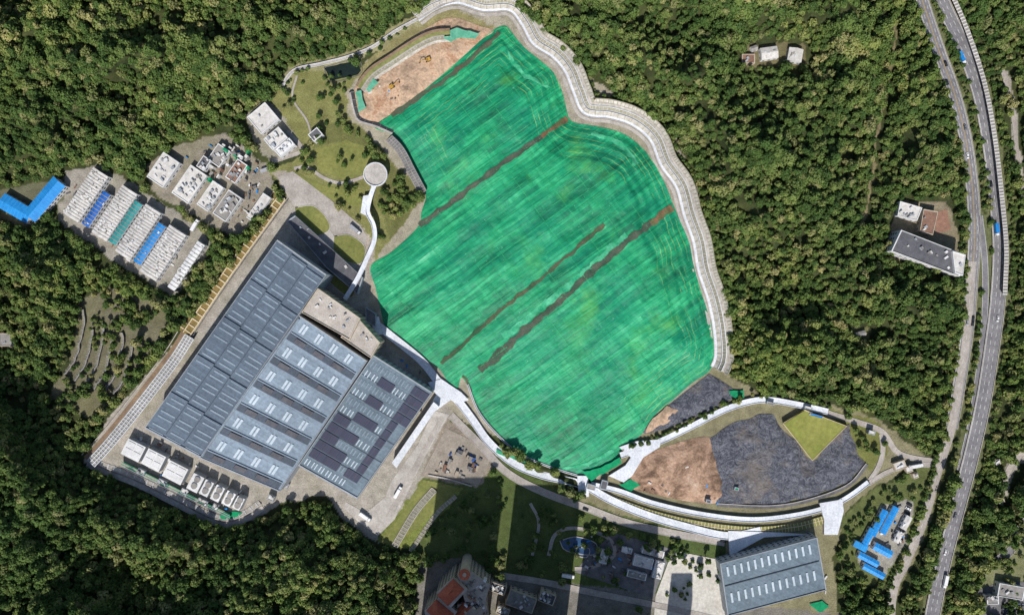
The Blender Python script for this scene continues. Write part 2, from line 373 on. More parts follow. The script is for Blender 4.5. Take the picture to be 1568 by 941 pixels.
def tarph(x,y,e):
    x=np.asarray(x,float);y=np.asarray(y,float)
    a=x*.813-y*.582;c=x*.582+y*.813
    sd_=np.clip((a-500)/90,0,1)
    w=1+.3*(2*fbm(x/70,y/70,2,2)-1);ee=e*w
    n=np.minimum(ee/14,4.3);fl=np.floor(n);fr=n-fl;st=np.clip((fr-.35)/.55,0,1);st=st*st*(3-2*st)
    z=.35+sd_*(fl+st)*1.9+(1-sd_)*5*(1-np.exp(-e/30))+4.5*np.clip((e-50)/120,0,1)**.8
    z=z+.35*np.sin(c/6.1+2*vn(a/90,c/90,5))*np.clip(e/40,0,1)*(.4+vn(a/50,c/30,3))
    z=z+1.4*(fbm(a/40,c/12,6,4)-.5)*np.clip(e/15,0,1)+3.5*(fbm(x/60,y/60,1,3)-.5)*np.clip(e/30,0,1)+.9*(fbm(x/9,y/9,5,3)-.5)*np.clip(e/10,0,1)
    return z
def tarpz(x,y): 
    x=np.atleast_1d(x);y=np.atleast_1d(y);return tarph(x,y,segd(x,y,TL))
tm,nt,b=newmat('green_geomembrane');p=gpos(nt)
vr=nd(nt,'ShaderNodeVectorRotate',rotation_type='Z_AXIS');vr.inputs['Angle'].default_value=-math.radians(35.8);nt.links.new(p,vr.inputs['Vector'])
sp=nd(nt,'ShaderNodeSeparateXYZ');nt.links.new(vr.outputs[0],sp.inputs[0]);A_,C_=sp.outputs['X'],sp.outputs['Y']
cw=math_(nt,'ADD',C_,math_(nt,'MULTIPLY',noise(nt,p,.012,2),8))
t=math_(nt,'MULTIPLY',cw,1/3.6);pid=math_(nt,'FLOOR',t);fr=math_(nt,'FRACT',t)
w1=nd(nt,'ShaderNodeTexWhiteNoise',noise_dimensions='1D');nt.links.new(pid,w1.inputs['W'])
al=math_(nt,'FLOOR',math_(nt,'ADD',math_(nt,'MULTIPLY',A_,1/38),math_(nt,'MULTIPLY',w1.outputs['Value'],7)))
cb=nd(nt,'ShaderNodeCombineXYZ');nt.links.new(pid,cb.inputs[0]);nt.links.new(al,cb.inputs[1])
w2=nd(nt,'ShaderNodeTexWhiteNoise',noise_dimensions='2D');nt.links.new(cb.outputs[0],w2.inputs['Vector'])
def aniso(ka,kc,det,off_=0):
    cb2=nd(nt,'ShaderNodeCombineXYZ');nt.links.new(math_(nt,'MULTIPLY',A_,ka),cb2.inputs[0]);nt.links.new(math_(nt,'MULTIPLY',cw,kc),cb2.inputs[1]);cb2.inputs[2].default_value=off_
    return noise(nt,cb2.outputs[0],1.,det,.65)
an=aniso(.022,.3,7);band=aniso(.008,.055,3,5.);cross=aniso(.25,.02,5,9.)
big=noise(nt,p,.016,5,.6,.6);mid=noise(nt,p,.16,6,.75)
f=math_(nt,'ADD',math_(nt,'MULTIPLY',an,.7),math_(nt,'MULTIPLY',big,.7));f=math_(nt,'ADD',f,math_(nt,'MULTIPLY',mid,.4));f=math_(nt,'ADD',f,math_(nt,'MULTIPLY',w2.outputs['Value'],.2))
f=math_(nt,'ADD',f,math_(nt,'MULTIPLY',band,.65));f=math_(nt,'ADD',f,math_(nt,'MULTIPLY',cross,.35))
f=math_(nt,'SUBTRACT',f,1.02)
col=ramp(nt,f,[(.2,S(4,100,70)),(.4,S(10,136,92)),(.56,S(26,164,108)),(.72,S(60,192,130)),(.95,S(150,228,182))])
col=mixc(nt,ramp(nt,noise(nt,p,.02,2),[(.45,0.),(.6,.3)]),col,S(10,150,120))
ln=math_(nt,'MULTIPLY',math_(nt,'LESS_THAN',fr,.14),ramp(nt,mid,[(.35,.15),(.65,.65)]))
col=mixc(nt,ln,col,S(4,94,62))
ed=nd(nt,'ShaderNodeAttribute',attribute_name='edge').outputs['Fac']
ew=math_(nt,'ADD',ed,math_(nt,'MULTIPLY',noise(nt,p,.04,4,.6),16))
cl=math_(nt,'LESS_THAN',math_(nt,'FRACT',math_(nt,'MULTIPLY',ew,1/7.5)),.15)
side=ramp(nt,math_(nt,'ADD',math_(nt,'MULTIPLY',A_,.008),.35),[(.35,.05),(.75,1.)])
msk=math_(nt,'MULTIPLY',math_(nt,'MULTIPLY',cl,side),math_(nt,'LESS_THAN',ed,58))
msk=math_(nt,'MULTIPLY',msk,ramp(nt,noise(nt,p,.05,4,.7),[(.45,.0),(.62,.55)]))
col=mixc(nt,msk,col,S(168,208,116))
yl=math_(nt,'MULTIPLY',ramp(nt,noise(nt,p,.028,5),[(.56,0.),(.7,.5)]),side)
col=mixc(nt,yl,col,S(100,186,80))
dots=ramp(nt,noise(nt,p,.7,2,.6),[(.7,0.),(.74,.5)])
col=mixc(nt,dots,col,S(170,225,195))
nt.links.new(col,b.inputs['Base Color']);b.inputs['Roughness'].default_value=.5;b.inputs['Specular IOR Level'].default_value=.4
bm=nd(nt,'ShaderNodeBump');bm.inputs['Distance'].default_value=.8;bm.inputs['Strength'].default_value=1.;nt.links.new(math_(nt,'ADD',an,math_(nt,'ADD',mid,math_(nt,'MULTIPLY',cross,.6))),bm.inputs['Height']);nt.links.new(bm.outputs[0],b.inputs['Normal'])
drape('landfill_green_cover',TARP,tarph,tm,step=3.2)
def drape_strip(name,pts,w,m,dz=.35,wv=.25,m2=None,split=None):
    L=smooth(pts,4);mb=MB(name);N=normals(L);n=len(L)
    wl=w/2*(1+wv*(2*fbm(L[:,0]/12,L[:,1]/12,2,3)-1)*2);wr=w/2*(1+wv*(2*fbm(L[:,0]/12+40,L[:,1]/12,5,3)-1)*2)
    rows=[L+N*(wl*t if t>0 else wr*t).reshape(-1,1) for t in(-1,-.4,.4,1)]
    Z=[tarpz(r[:,0],r[:,1])+dz for r in rows]
    for i in range(n-1):
        mm=m2 if (m2 and i/n>split) else m
        for q in range(3):
            mb.face([P(*rows[q][i],Z[q][i]),P(*rows[q][i+1],Z[q][i+1]),P(*rows[q+1][i+1],Z[q+1][i+1]),P(*rows[q+1][i],Z[q+1][i])],mm)
    mb.build()
redsoil=mat('red_clay',S(138,98,76),S(84,104,66),.15)
drape_strip('exposed_trench',[(642,345),(700,303),(760,258),(815,218),(868,180)],7.5,M['seamd'],wv=.5,m2=redsoil,split=.8)
drape_strip('exposed_trench',[(675,556),(700,535),(760,480),(815,438),(870,390),(925,343)],6.,M['seam'],wv=.6)
drape_strip('exposed_trench',[(734,566),(760,545),(800,508),(870,450),(930,395),(985,350),(1030,318)],10,M['seamd'],wv=.5,m2=redsoil,split=.88)
drape_strip('exposed_trench',[(722,600),(714,580),(708,575)],3,M['seam'])
drape_strip('tarp_overlap_fold',[(600,178),(640,150),(700,108),(765,50)],7,mat('dark_tarp_edge',S(70,104,80),S(110,96,80),.1),dz=.4,wv=.5)
olg=mat('light_tarp_patch',S(96,196,150),S(26,150,102),.12)
drape_strip('tarp_light_strip',[(770,515),(830,470),(900,410),(960,360)],9,olg,.3,.7)
drape_strip('tarp_light_strip',[(905,205),(935,215),(960,232),(975,252)],7,olg,.3,.8)
drape_strip('tarp_light_strip',[(775,70),(790,100),(820,125),(845,135)],7,olg,.3,.8)
drape_strip('tarp_light_strip',[(760,690),(800,705),(850,718),(900,708),(940,690)],4,olg,.3,.8)
mb=MB('cover_anchor_ropes');rm=mat('rope',S(80,200,136),S(26,150,96),.3)
ca,sa=math.cos(math.radians(35.8)),math.sin(math.radians(35.8))
def ropes(lo,hi,st,along,w):
  for k in np.arange(lo,hi,st):
    run=[]
    for a in np.arange(-400,400,5):
        if along: x=830+a*ca+k*sa;y=400-a*sa+k*ca
        else: x=830+k*ca+a*sa;y=400-k*sa+a*ca
        run.append((x,y))
    run=np.array(run);ins=pip(TL,run[:,0],run[:,1]);Z=tarpz(run[:,0],run[:,1])+.3;d=run[1]-run[0];d/=np.linalg.norm(d);nn=np.array([-d[1],d[0]])*w
    for i in range(len(run)-1):
        if ins[i] and ins[i+1] and vn(run[i][0]/40,run[i][1]/40,3)>.3:
            a,b_=run[i],run[i+1]
            mb.face([P(*(a-nn),Z[i]),P(*(a+nn),Z[i]),P(*(b_+nn),Z[i+1]),P(*(b_-nn),Z[i+1])],rm)
ropes(-330,420,13.5,True,.35);ropes(-330,340,41,False,.3)
mb.build()
# ---------------------------------------------------------------- excavation area at the top
EXC=[(538,150),(548,128),(575,98),(610,72),(650,45),(690,27),(735,40),(757,48),(735,64),(690,105),(640,147),(577,190),(545,178)]
def exch(x,y,e): return .25+3.6*(fbm(x/20,y/20,3,4)-.4)*np.clip(e/10,0,1)+1.4*np.clip(e/20,0,1)
drape('excavated_soil',EXC,exch,M['soil'],step=3.5)
mb=MB('excavation_retaining_walls');slg=mat('slope_grass',S(150,148,96),S(112,118,66),.3)
L=smooth([(558,140),(575,118),(605,98),(640,75),(665,63),(690,60)],5)
strip(mb,L,-4,0,3.2,4.6,M['revet']);strip(mb,L,0,5,4.6,4.8,M['revet_dk']);strip(mb,L,5,7,4.8,4.8,M['conc']);ribs(mb,L,-4,5,3.2,4.7,1,M['conc'],1,.4);strip(mb,L,7,13,4.8,5.2,slg);strip(mb,L,13,17,5.2,5.6,M['soild'])
L=smooth([(534,142),(540,170),(548,186),(575,195),(600,206)],5);wallstrip(mb,L,0,3,0,4,M['conc']);strip(mb,L,3,9,4,.5,M['conc_dk']);ribs(mb,L,3,9,3.9,.5,1,M['conc'],2,.3)
L=smooth([(600,208),(618,228),(636,262),(652,292)],4);strip(mb,L,-12,0,.4,5,M['conc_dk']);ribs(mb,L,-12,0,.4,5,1,M['greyr'],1,.3)
for o_ in(-12,-6,0): wallstrip(mb,L,o_,1.2,0,.8+(o_+12)*.39,M['greyr'])
mb.build()
mb=MB('green_dust_netting')
png=mat('pale_green_net',S(120,190,160),S(80,160,130),.3)
mb.sheet(rough([(683,48),(700,42),(735,52),(728,60),(700,58),(690,64),(680,60)],1),4.8,png)
mb.sheet(rough([(544,140),(552,138),(560,165),(550,172)],1),4.2,png)
mb.sheet(rough([(572,120),(580,126),(566,142),(560,138)],1),5.,png)
mb.sheet(rough([(1115,598),(1138,596),(1140,608),(1128,613)],1.2),1.6,M['green'])
mb.sheet(rough([(948,742),(965,733),(980,742),(965,753)],1.2),1.6,M['green'])
mb.sheet(rough([(336,788),(352,782),(372,785),(360,795),(342,798)],1.2),1.,M['green'])
mb.sheet(rough([(1240,925),(1258,918),(1270,928),(1255,936)],1.2),1.,M['green'])
mb.sheet(rough([(890,722),(920,716),(948,700),(952,708),(930,722),(905,736)],1.2),3.4,M['green'])
mb.build()
mb=MB('pond');mb.sheet(rough([(497,104),(545,93),(553,108),(548,114),(506,124)],.6),.12,M['water'])
L=smooth([(496,103),(546,91),(555,109),(549,116),(505,126),(496,103)],5);wallstrip(mb,L,-.8,1.0,0,.4,M['conc_dk']);mb.build()
# ---------------------------------------------------------------- revetment terraces round the landfill
mb=MB('terraced_revetment');L=smooth(REV,5)
strip(mb,L,-11,-6,.25,.35,M['conc']);strip(mb,L,-4,0,.6,1.0,M['conc_lt']);strip(mb,L,0,6,1.,2.6,M['revet']);strip(mb,L,6,8.5,2.6,2.7,M['conc_lt'])
strip(mb,L,8.5,14,2.7,4.6,M['revet_dk']);strip(mb,L,14,19,4.6,4.8,M['revet']);strip(mb,L,19,25,4.8,7,M['revet'])
ribs(mb,L,0,6,1,2.6,.9,M['revet_dk'],2,.25);ribs(mb,L,8.5,14,2.7,4.6,1.,M['conc'],1,.4);ribs(mb,L,19,25,4.8,7,1.2,M['revet_dk'],1,.3)
wallstrip(mb,L,-5,1.2,0,1.2,M['conc']);wallstrip(mb,L,6.5,.9,2.6,3.2,M['conc_dk']);wallstrip(mb,L,13.5,1,4,5.2,M['conc_lt']);wallstrip(mb,L,18.4,.9,4.6,5.3,M['conc']);wallstrip(mb,L,24.5,1.5,4,7.4,M['revet_dk'])
mb.build()
mb=MB('planted_retaining_wall')
L=smooth([(432,302),(400,346),(340,430),(285,512)],5)
strip(mb,L,-5,5,1.2,1.2,M['planter']);ribs(mb,L,-5,5,1.2,1.2,2.,M['beige'],2,.5);wallstrip(mb,L,-6.8,1.8,0,1.8,M['beige']);wallstrip(mb,L,5,1.8,0,2.4,M['beige'])
strip(mb,L,-15,-8,.5,.5,M['planter']);ribs(mb,L,-15,-8,.5,.5,2.,M['beige'],2,.5);wallstrip(mb,L,-16.4,1.4,0,1.2,M['beige']);wallstrip(mb,L,9,1,0,3,M['conc_dk'])
L=smooth([(285,512),(262,548),(215,610),(165,672),(135,705)],5)
strip(mb,L,-2,14,1.,5.5,M['revet']);ribs(mb,L,-2,14,1,5.5,1,M['conc_lt'],1,.4)
for o_ in(-2,3,8,13): wallstrip(mb,L,o_,1.,0,1.6+(o_+2)*.33,M['conc_lt'])
strip(mb,L,-9,-3,.4,.4,M['soild']);wallstrip(mb,L,-14,1.2,0,2,M['conc'])
L=smooth([(135,705),(160,716),(210,735),(270,765),(335,796),(372,790),(400,772)],5)
strip(mb,L,-10,-2,.4,.4,M['conc']);wallstrip(mb,L,0,1.4,0,1.4,M['conc']);strip(mb,L,1.5,8,1.2,.3,M['revet']);ribs(mb,L,1.5,8,1.2,.3,1,M['conc_lt'],2,.3)
mb.build()
QT=[]
mb=MB('hillside_retaining_terraces')
for k in range(6):
    x=98+k*15;y=572+k*10-.8*k*k
    pts=[(x,y),(x+16,y-22),(x+24,y-50),(x+30,y-76),(x+28,y-98+2*k)][:5-(k%2)]
    L=smooth(pts,4);L=L+1.6*(np.stack([fbm(L[:,0]/8,L[:,1]/8,2),fbm(L[:,0]/8,L[:,1]/8,5)],1)-.5)*3
    QT.append([tuple(q) for q in L[::3]])
    strip(mb,L,3,0,.3,2.4,M['revet_dk']);strip(mb,L,0,-1.4,2.4,2.4,M['greyr']);strip(mb,L,-1.4,-3,2.4,.2,M['conc_dk']);ribs(mb,L,3,0,.3,2.4,.7,M['greyr'],1,.25)
mb.build()
# ---------------------------------------------------------------- roads
mb=MB('highway')
L=smooth(HWL,6);strip(mb,L,-9,9,.2,.2,M['asphalt'])
for o_ in(-8.2,8.2): strip(mb,L,o_-.35,o_+.35,.24,.24,M['paint'])
strip(mb,L,-.4,.4,.24,.24,M['ypaint']);dashes(mb,L,-4.3,.5,.24,M['paint']);dashes(mb,L,4.3,.5,.24,M['paint'])
wallstrip(mb,L,9.2,.8,0,1.0,M['conc']);wallstrip(mb,L,-10,.8,0,.9,M['conc'])
mb.build()
mb=MB('service_road');L=smooth(SVC,6);strip(mb,L,-5.5,5.5,.32,.32,M['road_lt']);wallstrip(mb,L,5.6,.8,0,.45,M['conc']);wallstrip(mb,L,-6.4,.8,0,.45,M['conc']);dashes(mb,L,0,.5,.36,M['paint'],1,2);mb.build()
mb=MB('motorway');L=smooth(HWR,6);strip(mb,L,-11,11,.4,.4,M['asphalt'])
for o_ in(-10,10): strip(mb,L,o_-.35,o_+.35,.44,.44,M['paint'])
for o_ in(-3.4,3.4): dashes(mb,L,o_,.6,.44,M['paint'])
wallstrip(mb,L,11,.9,0,1.3,M['conc']);wallstrip(mb,L,-11.9,.9,0,1.3,M['conc']);mb.build()
mb=MB('noise_barrier_canopy');L2=smooth([(1444,-20),(1474,50),(1500,130),(1516,215),(1527,310),(1533,380),(1531,450)],5)
strip(mb,L2,5,11,5.,5.6,M['greyr']);ribs(mb,L2,4.6,11.4,5,5.6,2.0,M['offw'],1,.35);wallstrip(mb,L2,4.6,.6,.4,5.2,M['conc']);wallstrip(mb,L2,11,.6,.4,5.8,M['conc']);mb.build()
mb=MB('slip_road');L=smooth(HWM,6);strip(mb,L,-5,5,.28,.28,M['asphalt']);strip(mb,L,-4.6,-4.1,.33,.33,M['paint']);strip(mb,L,4.1,4.6,.33,.33,M['paint']);mb.build()
def road(name,pts,w,m,z=.2,curb=True,step=6):
    mb=MB(name);L=smooth(pts,step);strip(mb,L,-w/2,w/2,z,z,m)
    if curb: wallstrip(mb,L,w/2,.7,0,z+.2,M['conc']);wallstrip(mb,L,-w/2-.7,.7,0,z+.2,M['conc'])
    return mb.build()
road('side_road',[(1740,640),(1620,650),(1580,680),(1548,715),(1528,770)],9,M['road_lt'])
road('side_road',[(1720,700),(1580,790),(1548,842),(1505,872),(1482,905),(1470,960)],12,M['asphalt'])
road('side_road',[(1535,105),(1552,180),(1560,260),(1575,330)],5,M['road_lt'])
road('service_lane',[(1268,632),(1310,645),(1350,660),(1372,690),(1395,700),(1432,706)],7,M['road_lt'],.25)
road('service_lane',[(1330,740),(1360,722),(1395,712),(1432,712)],6,M['road_lt'],.3)
road('service_lane',[(1350,664),(1352,690),(1345,715),(1332,735)],6,M['road_lt'],.34)
def bridge(name,pts,w,z,m=None,par=1.1):
    m=m or M['conc_lt'];mb=MB(name);L=smooth(pts,5);strip(mb,L,-w/2,w/2,z,z,m)
    strip(mb,L,w/2,w/2,z,0,M['conc']);strip(mb,L,-w/2,-w/2,0,z,M['conc'])
    wallstrip(mb,L,w/2-.8,.8,0,z+par,M['conc_lt']);wallstrip(mb,L,-w/2,.8,0,z+par,M['conc_lt']);return mb.build()
bridge('perimeter_drainage_channel',PERI,12,1.6,par=.6)
bridge('perimeter_drainage_channel',PERI2,8,2.2,par=.6)
bridge('perimeter_drainage_channel',CHAN3,9.5,2.,par=.6)
bridge('catchment_channel',NCH,5,1.2,M['conc'],par=.5)
bridge('inner_channel',[(716,588),(730,625),(752,655),(790,690),(835,712),(885,728)],3,.8,M['conc'])
road('perimeter_road',OUTR,10,M['road_lt'],.3)
mb=MB('planted_slope');L=smooth([(935,757),(1000,780),(1075,797),(1150,805),(1215,800),(1262,788)],5)
strip(mb,L,-13,-1,.5,1.6,slg);ribs(mb,L,-13,-1,.5,1.6,.9,M['beige'],1,.25);wallstrip(mb,L,-7,.9,0,1.5,M['beige']);mb.build()
mb=MB('channel_junction_slab')
mb.sheet([(655,585),(676,580),(706,600),(718,612),(700,618),(690,612),(668,628),(658,620),(668,604)],2.3,M['conc_lt'])
mb.prism([(948,684),(975,675),(1012,672),(1010,684),(985,700),(968,728),(955,738),(932,728),(958,712),(966,700)],0,2.7,M['conc'],M['conc_lt'])
mb.prism([(884,728),(900,728),(902,760),(886,760)],0,2.9,M['conc'],M['conc_lt'])
mb.prism([(566,486),(580,484),(586,512),(574,512)],0,2.8,M['conc'],M['conc_lt'])
mb.prism([(1255,770),(1290,764),(1292,782),(1283,818),(1262,818),(1262,795)],0,2.9,M['conc'],M['conc_lt'])
mb.prism([(1115,812),(1195,815),(1240,818),(1170,822),(1128,845),(1118,858)],0,2.35,M['conc'],M['conc_lt'])
mb.build()
mb=MB('yard_pavement')
mb.sheet([(664,628),(688,634),(650,700),(604,795),(578,820),(548,798),(525,775),(530,768),(560,785),(590,760),(600,735),(640,680)],.25,M['conc'])
mb.sheet([(672,640),(680,642),(600,792),(590,790)],.3,M['road_lt'])
mb.sheet([(425,270),(448,262),(505,305),(552,345),(562,362),(556,385),(535,372),(508,358),(497,340),(460,330),(440,300)],.2,M['road_lt'])
mb.sheet([(497,342),(512,362),(512,385),(530,400),(520,420),(480,385),(448,352),(470,350)],.22,M['conc'])
mb.sheet([(683,655),(757,690),(733,742),(646,726)],.2,mat('construction_yard',S(168,158,144),S(140,130,118),.1))
mb.sheet([(1030,842),(1100,856),(1110,941),(1112,960),(1000,960),(1004,912)],.3,mat('pale_plaza',S(212,208,198),S(194,188,178),.06))
mb.sheet([(940,815),(1030,840),(1000,915),(880,875),(900,850)],.2,M['conc_dk'])
mb.build()
mb=MB('lawn')
for pl in ([(452,318),(480,316),(500,335),(503,352),(480,360),(455,342)],[(512,362),(535,360),(558,378),(553,402),(532,400),(512,385)],[(500,405),(540,435),(535,455),(500,425)]):
    mb.sheet([tuple(q) for q in spoly(pl,4)],.35,M['lawn'])
    L=np.vstack([spoly(pl,4),spoly(pl,4)[:2]]);wallstrip(mb,L,0,1.,0,.5,M['conc'])
mb.sheet(rough([(480,230),(530,215),(570,228),(600,250),(595,270),(560,265),(530,275),(490,262)],1.5),.15,M['lawn'])
mb.sheet(rough([(455,265),(500,285),(555,292),(560,318),(520,310),(480,296),(452,280)],1.5),.16,M['lawn'])
mb.sheet(rough([(648,733),(702,746),(672,778),(604,836),(580,828),(612,790)],1.),.15,M['lawn'])
mb.sheet(rough([(365,372),(400,318),(418,302),(425,306),(372,385)],1.),.15,M['lawn'])
mb.build()
mb=MB('park_path');L=smooth([(450,258),(470,256),(495,272),(520,280),(545,275),(562,268)],4);strip(mb,L,-2.5,2.5,.3,.3,M['road_lt'])
L=smooth([(440,200),(462,228),(440,240),(420,246)],4);strip(mb,L,-3,3,.3,.3,M['road_lt']);L=smooth([(455,115),(448,150),(470,185),(478,215)],4);strip(mb,L,-1.5,1.5,.3,.3,M['road_lt']);mb.build()
mb=MB('skywalk_lookout');W_=M['conc_lt']
mb.cyl(575,267,9.2,7.4,8.2,M['conc'],M['conc'],32);mb.cyl(575,267,3,0,7.4,M['conc'],n=12)
c=P(575,267,8.2)
ring=[(c[0]+9*math.cos(t*.19635),c[1]+9*math.sin(t*.19635)) for t in range(33)];ri=[(c[0]+8.5*math.cos(t*.19635),c[1]+8.5*math.sin(t*.19635)) for t in range(33)]
for i in range(32):
    mb.face([(*ring[i],9.3),(*ring[i+1],9.3),(*ri[i+1],9.3),(*ri[i],9.3)],W_);mb.face([(*ri[i],8.2),(*ri[i+1],8.2),(*ri[i+1],9.3),(*ri[i],9.3)][::-1],W_);mb.face([(*ring[i],8.2),(*ring[i+1],8.2),(*ring[i+1],9.3),(*ring[i],9.3)],W_)
L=smooth([(573,284),(566,305),(563,325),(572,345),(573,368),(562,395),(548,425),(528,458)],4)
strip(mb,L,-3.4,3.4,7.6,7.6,M['conc_lt']);wallstrip(mb,L,2.8,.7,7,8.7,W_);wallstrip(mb,L,-3.5,.7,7,8.7,W_);strip(mb,L,-3.4,-3.4,6.9,7.6,W_)
for i in range(4,len(L),8): mb.cyl(L[i][0],L[i][1],.7,0,7.5,M['conc'],n=8)
mb.prism([(556,300),(566,298),(560,330),(552,326)],0,5,M['conc'],M['conc_lt'])
mb.build()
# ---------------------------------------------------------------- generic building
def building(name,poly,z,roof,wall,par=.7,win=True,clutter=0,z0=0,mb=None,fin=True,pw=.6):
    mb=mb or MB(name);w=[P(x,y,z)[:2] for x,y in poly]
    cx=sum(a[0] for a in w)/len(w);cy=sum(a[1] for a in w)/len(w);inn=[]
    for a in w:
        dx,dy=cx-a[0],cy-a[1];l=math.hypot(dx,dy);inn.append((a[0]+dx/l*pw*1.4,a[1]+dy/l*pw*1.4))
    n=len(w);ar=sum(w[i][0]*w[(i+1)%n][1]-w[(i+1)%n][0]*w[i][1] for i in range(n))
    if ar<0: w=w[::-1];inn=inn[::-1]
    for i in range(n):
        a,b_,c_,d_=w[i],w[(i+1)%n],inn[(i+1)%n],inn[i]
        mb.face([(*a,z0),(*b_,z0),(*b_,z+par),(*a,z+par)],wall);mb.face([(*a,z+par),(*b_,z+par),(*c_,z+par),(*d_,z+par)],wall);mb.face([(*d_,z+par),(*c_,z+par),(*c_,z),(*d_,z)],wall)
    mb.face([(*a,z) for a in inn],roof)
    if win: mb.windows(w,z0,z,M['glass'])
    q=poly
    for k in range(clutter):
        u,v=random.uniform(.12,.88),random.uniform(.12,.88);c0=Q(q[:4],u,v)
        mb.box(c0[0],c0[1],random.uniform(2,6),random.uniform(1.5,4),random.choice((35,125)),z+.02,z+random.uniform(.6,2.),random.choice((M['white'],M['wallg'],M['greyr'],M['offw'])))
    return mb.build() if fin else mb
def gable(name,cx,cy,L,W,ang,h,rise,m,wall=None,ribn=0,clut=0,mr=None):
    mb=MB(name);wall=wall or M['white'];r=rect(cx,cy,L,W,ang);a,b_,c_,d_=[P(x,y,h)[:2] for x,y in r]
    e0=((a[0]+d_[0])/2,(a[1]+d_[1])/2);e1=((b_[0]+c_[0])/2,(b_[1]+c_[1])/2)
    mb.face([(*a,0),(*a,h),(*b_,h),(*b_,0)],wall);mb.face([(*d_,0),(*c_,0),(*c_,h),(*d_,h)],wall)
    mb.face([(*a,0),(*d_,0),(*d_,h),(*e0,h+rise),(*a,h)],wall);mb.face([(*b_,0),(*b_,h),(*e1,h+rise),(*c_,h),(*c_,0)],wall)
    mb.face([(*a,h),(*e0,h+rise),(*e1,h+rise),(*b_,h)],m);mb.face([(*d_,h),(*c_,h),(*e1,h+rise),(*e0,h+rise)],m)
    mb.windows([a,b_,c_,d_],0,h,M['glass'],3.5,3)
    lp=lambda p,q,t:(p[0]+(q[0]-p[0])*t,p[1]+(q[1]-p[1])*t)
    mr=mr or M['greyr']
    for k in range(1,ribn):
        t=k/ribn;w=.28/(L*.5)
        for p,q in((a,b_),(d_,c_)):
            s0,s1=lp(p,q,t-w),lp(p,q,t+w);t0,t1=lp(e0,e1,t-w),lp(e0,e1,t+w)
            mb.face([(*s0,h+.12),(*s1,h+.12),(*t1,h+rise+.12),(*t0,h+rise+.12)],mr)
    for k in range(clut):
        u,v=random.uniform(.05,.95),random.uniform(.08,.92);q=Q(r,u,v);zr=h+rise*(1-abs(v-.5)*2)
        mb.box(q[0],q[1],random.uniform(1.5,4.5),random.uniform(1.2,2.6),ang+random.choice((0,90)),zr-.1,zr+random.uniform(.2,.8),random.choice((M['white'],M['greyr'],M['white'],M['offw'])))
    return mb.build()
# ---------------------------------------------------------------- main plant
mb=MB('waste_to_energy_plant')
QA=[(425,367),(500,420),(307,700),(222,655)];QB=[(459,483),(562,552),(428,752),(305,700)];QC=[(572,543),(662,600),(547,763),(457,712)]
QD=[(487,441),(552,487),(536,520),(462,478)]
building('',QA,26,M['roofA'],M['wallg'],.8,False,0,mb=mb,fin=False,pw=.8)
building('',[QB[0],QB[1],QB[2],QB[3]],23.5,M['roofB'],M['wallg'],.6,False,0,mb=mb,fin=False,pw=.6)
building('',QC,20,M['roofC'],M['wallg'],.8,True,0,mb=mb,fin=False,pw=.8)
building('',QD,27.5,M['annex'],M['cream'],.9,True,12,mb=mb,fin=False)
building('',[(548,486),(582,524),(568,548),(522,516)],25,M['annex'],M['cream'],.9,True,6,mb=mb,fin=False)
zA=26
for i in range(15):
    v0=i/15+.012
    for u0,u1 in((.04,.3),(.36,.62),(.68,.96)):
        for dv in(.016,.042):
            if random.random()<.93: mb.prism(QR(QA,u0+random.uniform(0,.03),u1,v0+dv,v0+dv+.007),zA,zA+.3,M['skyg'])
        if i%3==0: mb.prism(QR(QA,u0-.03,u1+.03,v0-.006+u0*.03,v0+u0*.03),zA,zA+.9,M['gutter'],M['roofA'])
for u in(.33,.65): mb.prism(QR(QA,u-.004,u+.004,.02,.98),zA,zA+.3,M['gutter'])
zB=23.5
for i in range(6):
    v0=i/6
    mb.prism(QR(QB,.03,.97,v0+.115,v0+.155),zB,zB+.4,M['gutter'],M['roofBd'])
    mb.prism(QR(QB,.03,.97,v0+.105,v0+.112),zB,zB+.8,M['wallg'],M['skyg'])
    for k in range(4):
        u=.1+k*.22
        for du in(0,.045):
            mb.prism(QR(QB,u+du,u+du+.03,v0+.025,v0+.085),zB,zB+.5,M['skyg'],M['skyl'])
    for k in range(3): mb.prism(QR(QB,.13+k*.27,.27+k*.27,v0+.12,v0+.15),zB+.4,zB+1.3,M['roofBd'],M['darkr'])
mb.prism(QR(QB,.005,.02,.02,.98),zB,zB+2,M['wallg'],M['roofB'])
zC=20
pat=["......ss","..ss..ss","......ss","..ss..ss","......s.","..sss.s.","ss....s.","ssss..s.","ss....s.","ssss..s.","ssss.ss.","........"]
for i in range(12):
    v0=.03+i*.08
    for k in range(8):
        u0=.04+k*.118
        if pat[i][k]=='s': mb.prism(QR(QC,u0,u0+.116,v0,v0+.07),zC+.25,zC+.6,M['solar'],M['solar'])
        elif k<6:
            for du in (.01,.06): mb.prism(QR(QC,u0+du,u0+du+.016,v0+.01,v0+.06),zC,zC+.4,M['skyg'],M['skyl'] if i%2 else M['skyg'])
for i in range(1,6): mb.prism(QR(QC,.02,.98,i/6-.003,i/6+.003),zC,zC+.2,M['gutter'])
mb.build()
mb=MB('plant_ramp_building')
mb.prism([(600,708),(664,615),(672,622),(664,632),(607,716)],0,9,M['wallg'],M['conc_lt']);mb.build()
building('north_shade_block',[(440,338),(452,330),(556,425),(548,450),(500,410)],6,M['darkr'],M['wallg'],.6,False,6)  # dark-roofed block added where only the plant's north-side shade falls
building('weighbridge_shed',[(560,470),(576,480),(575,500),(560,492)],5,M['conc_dk'],M['wallg'],.4,False)
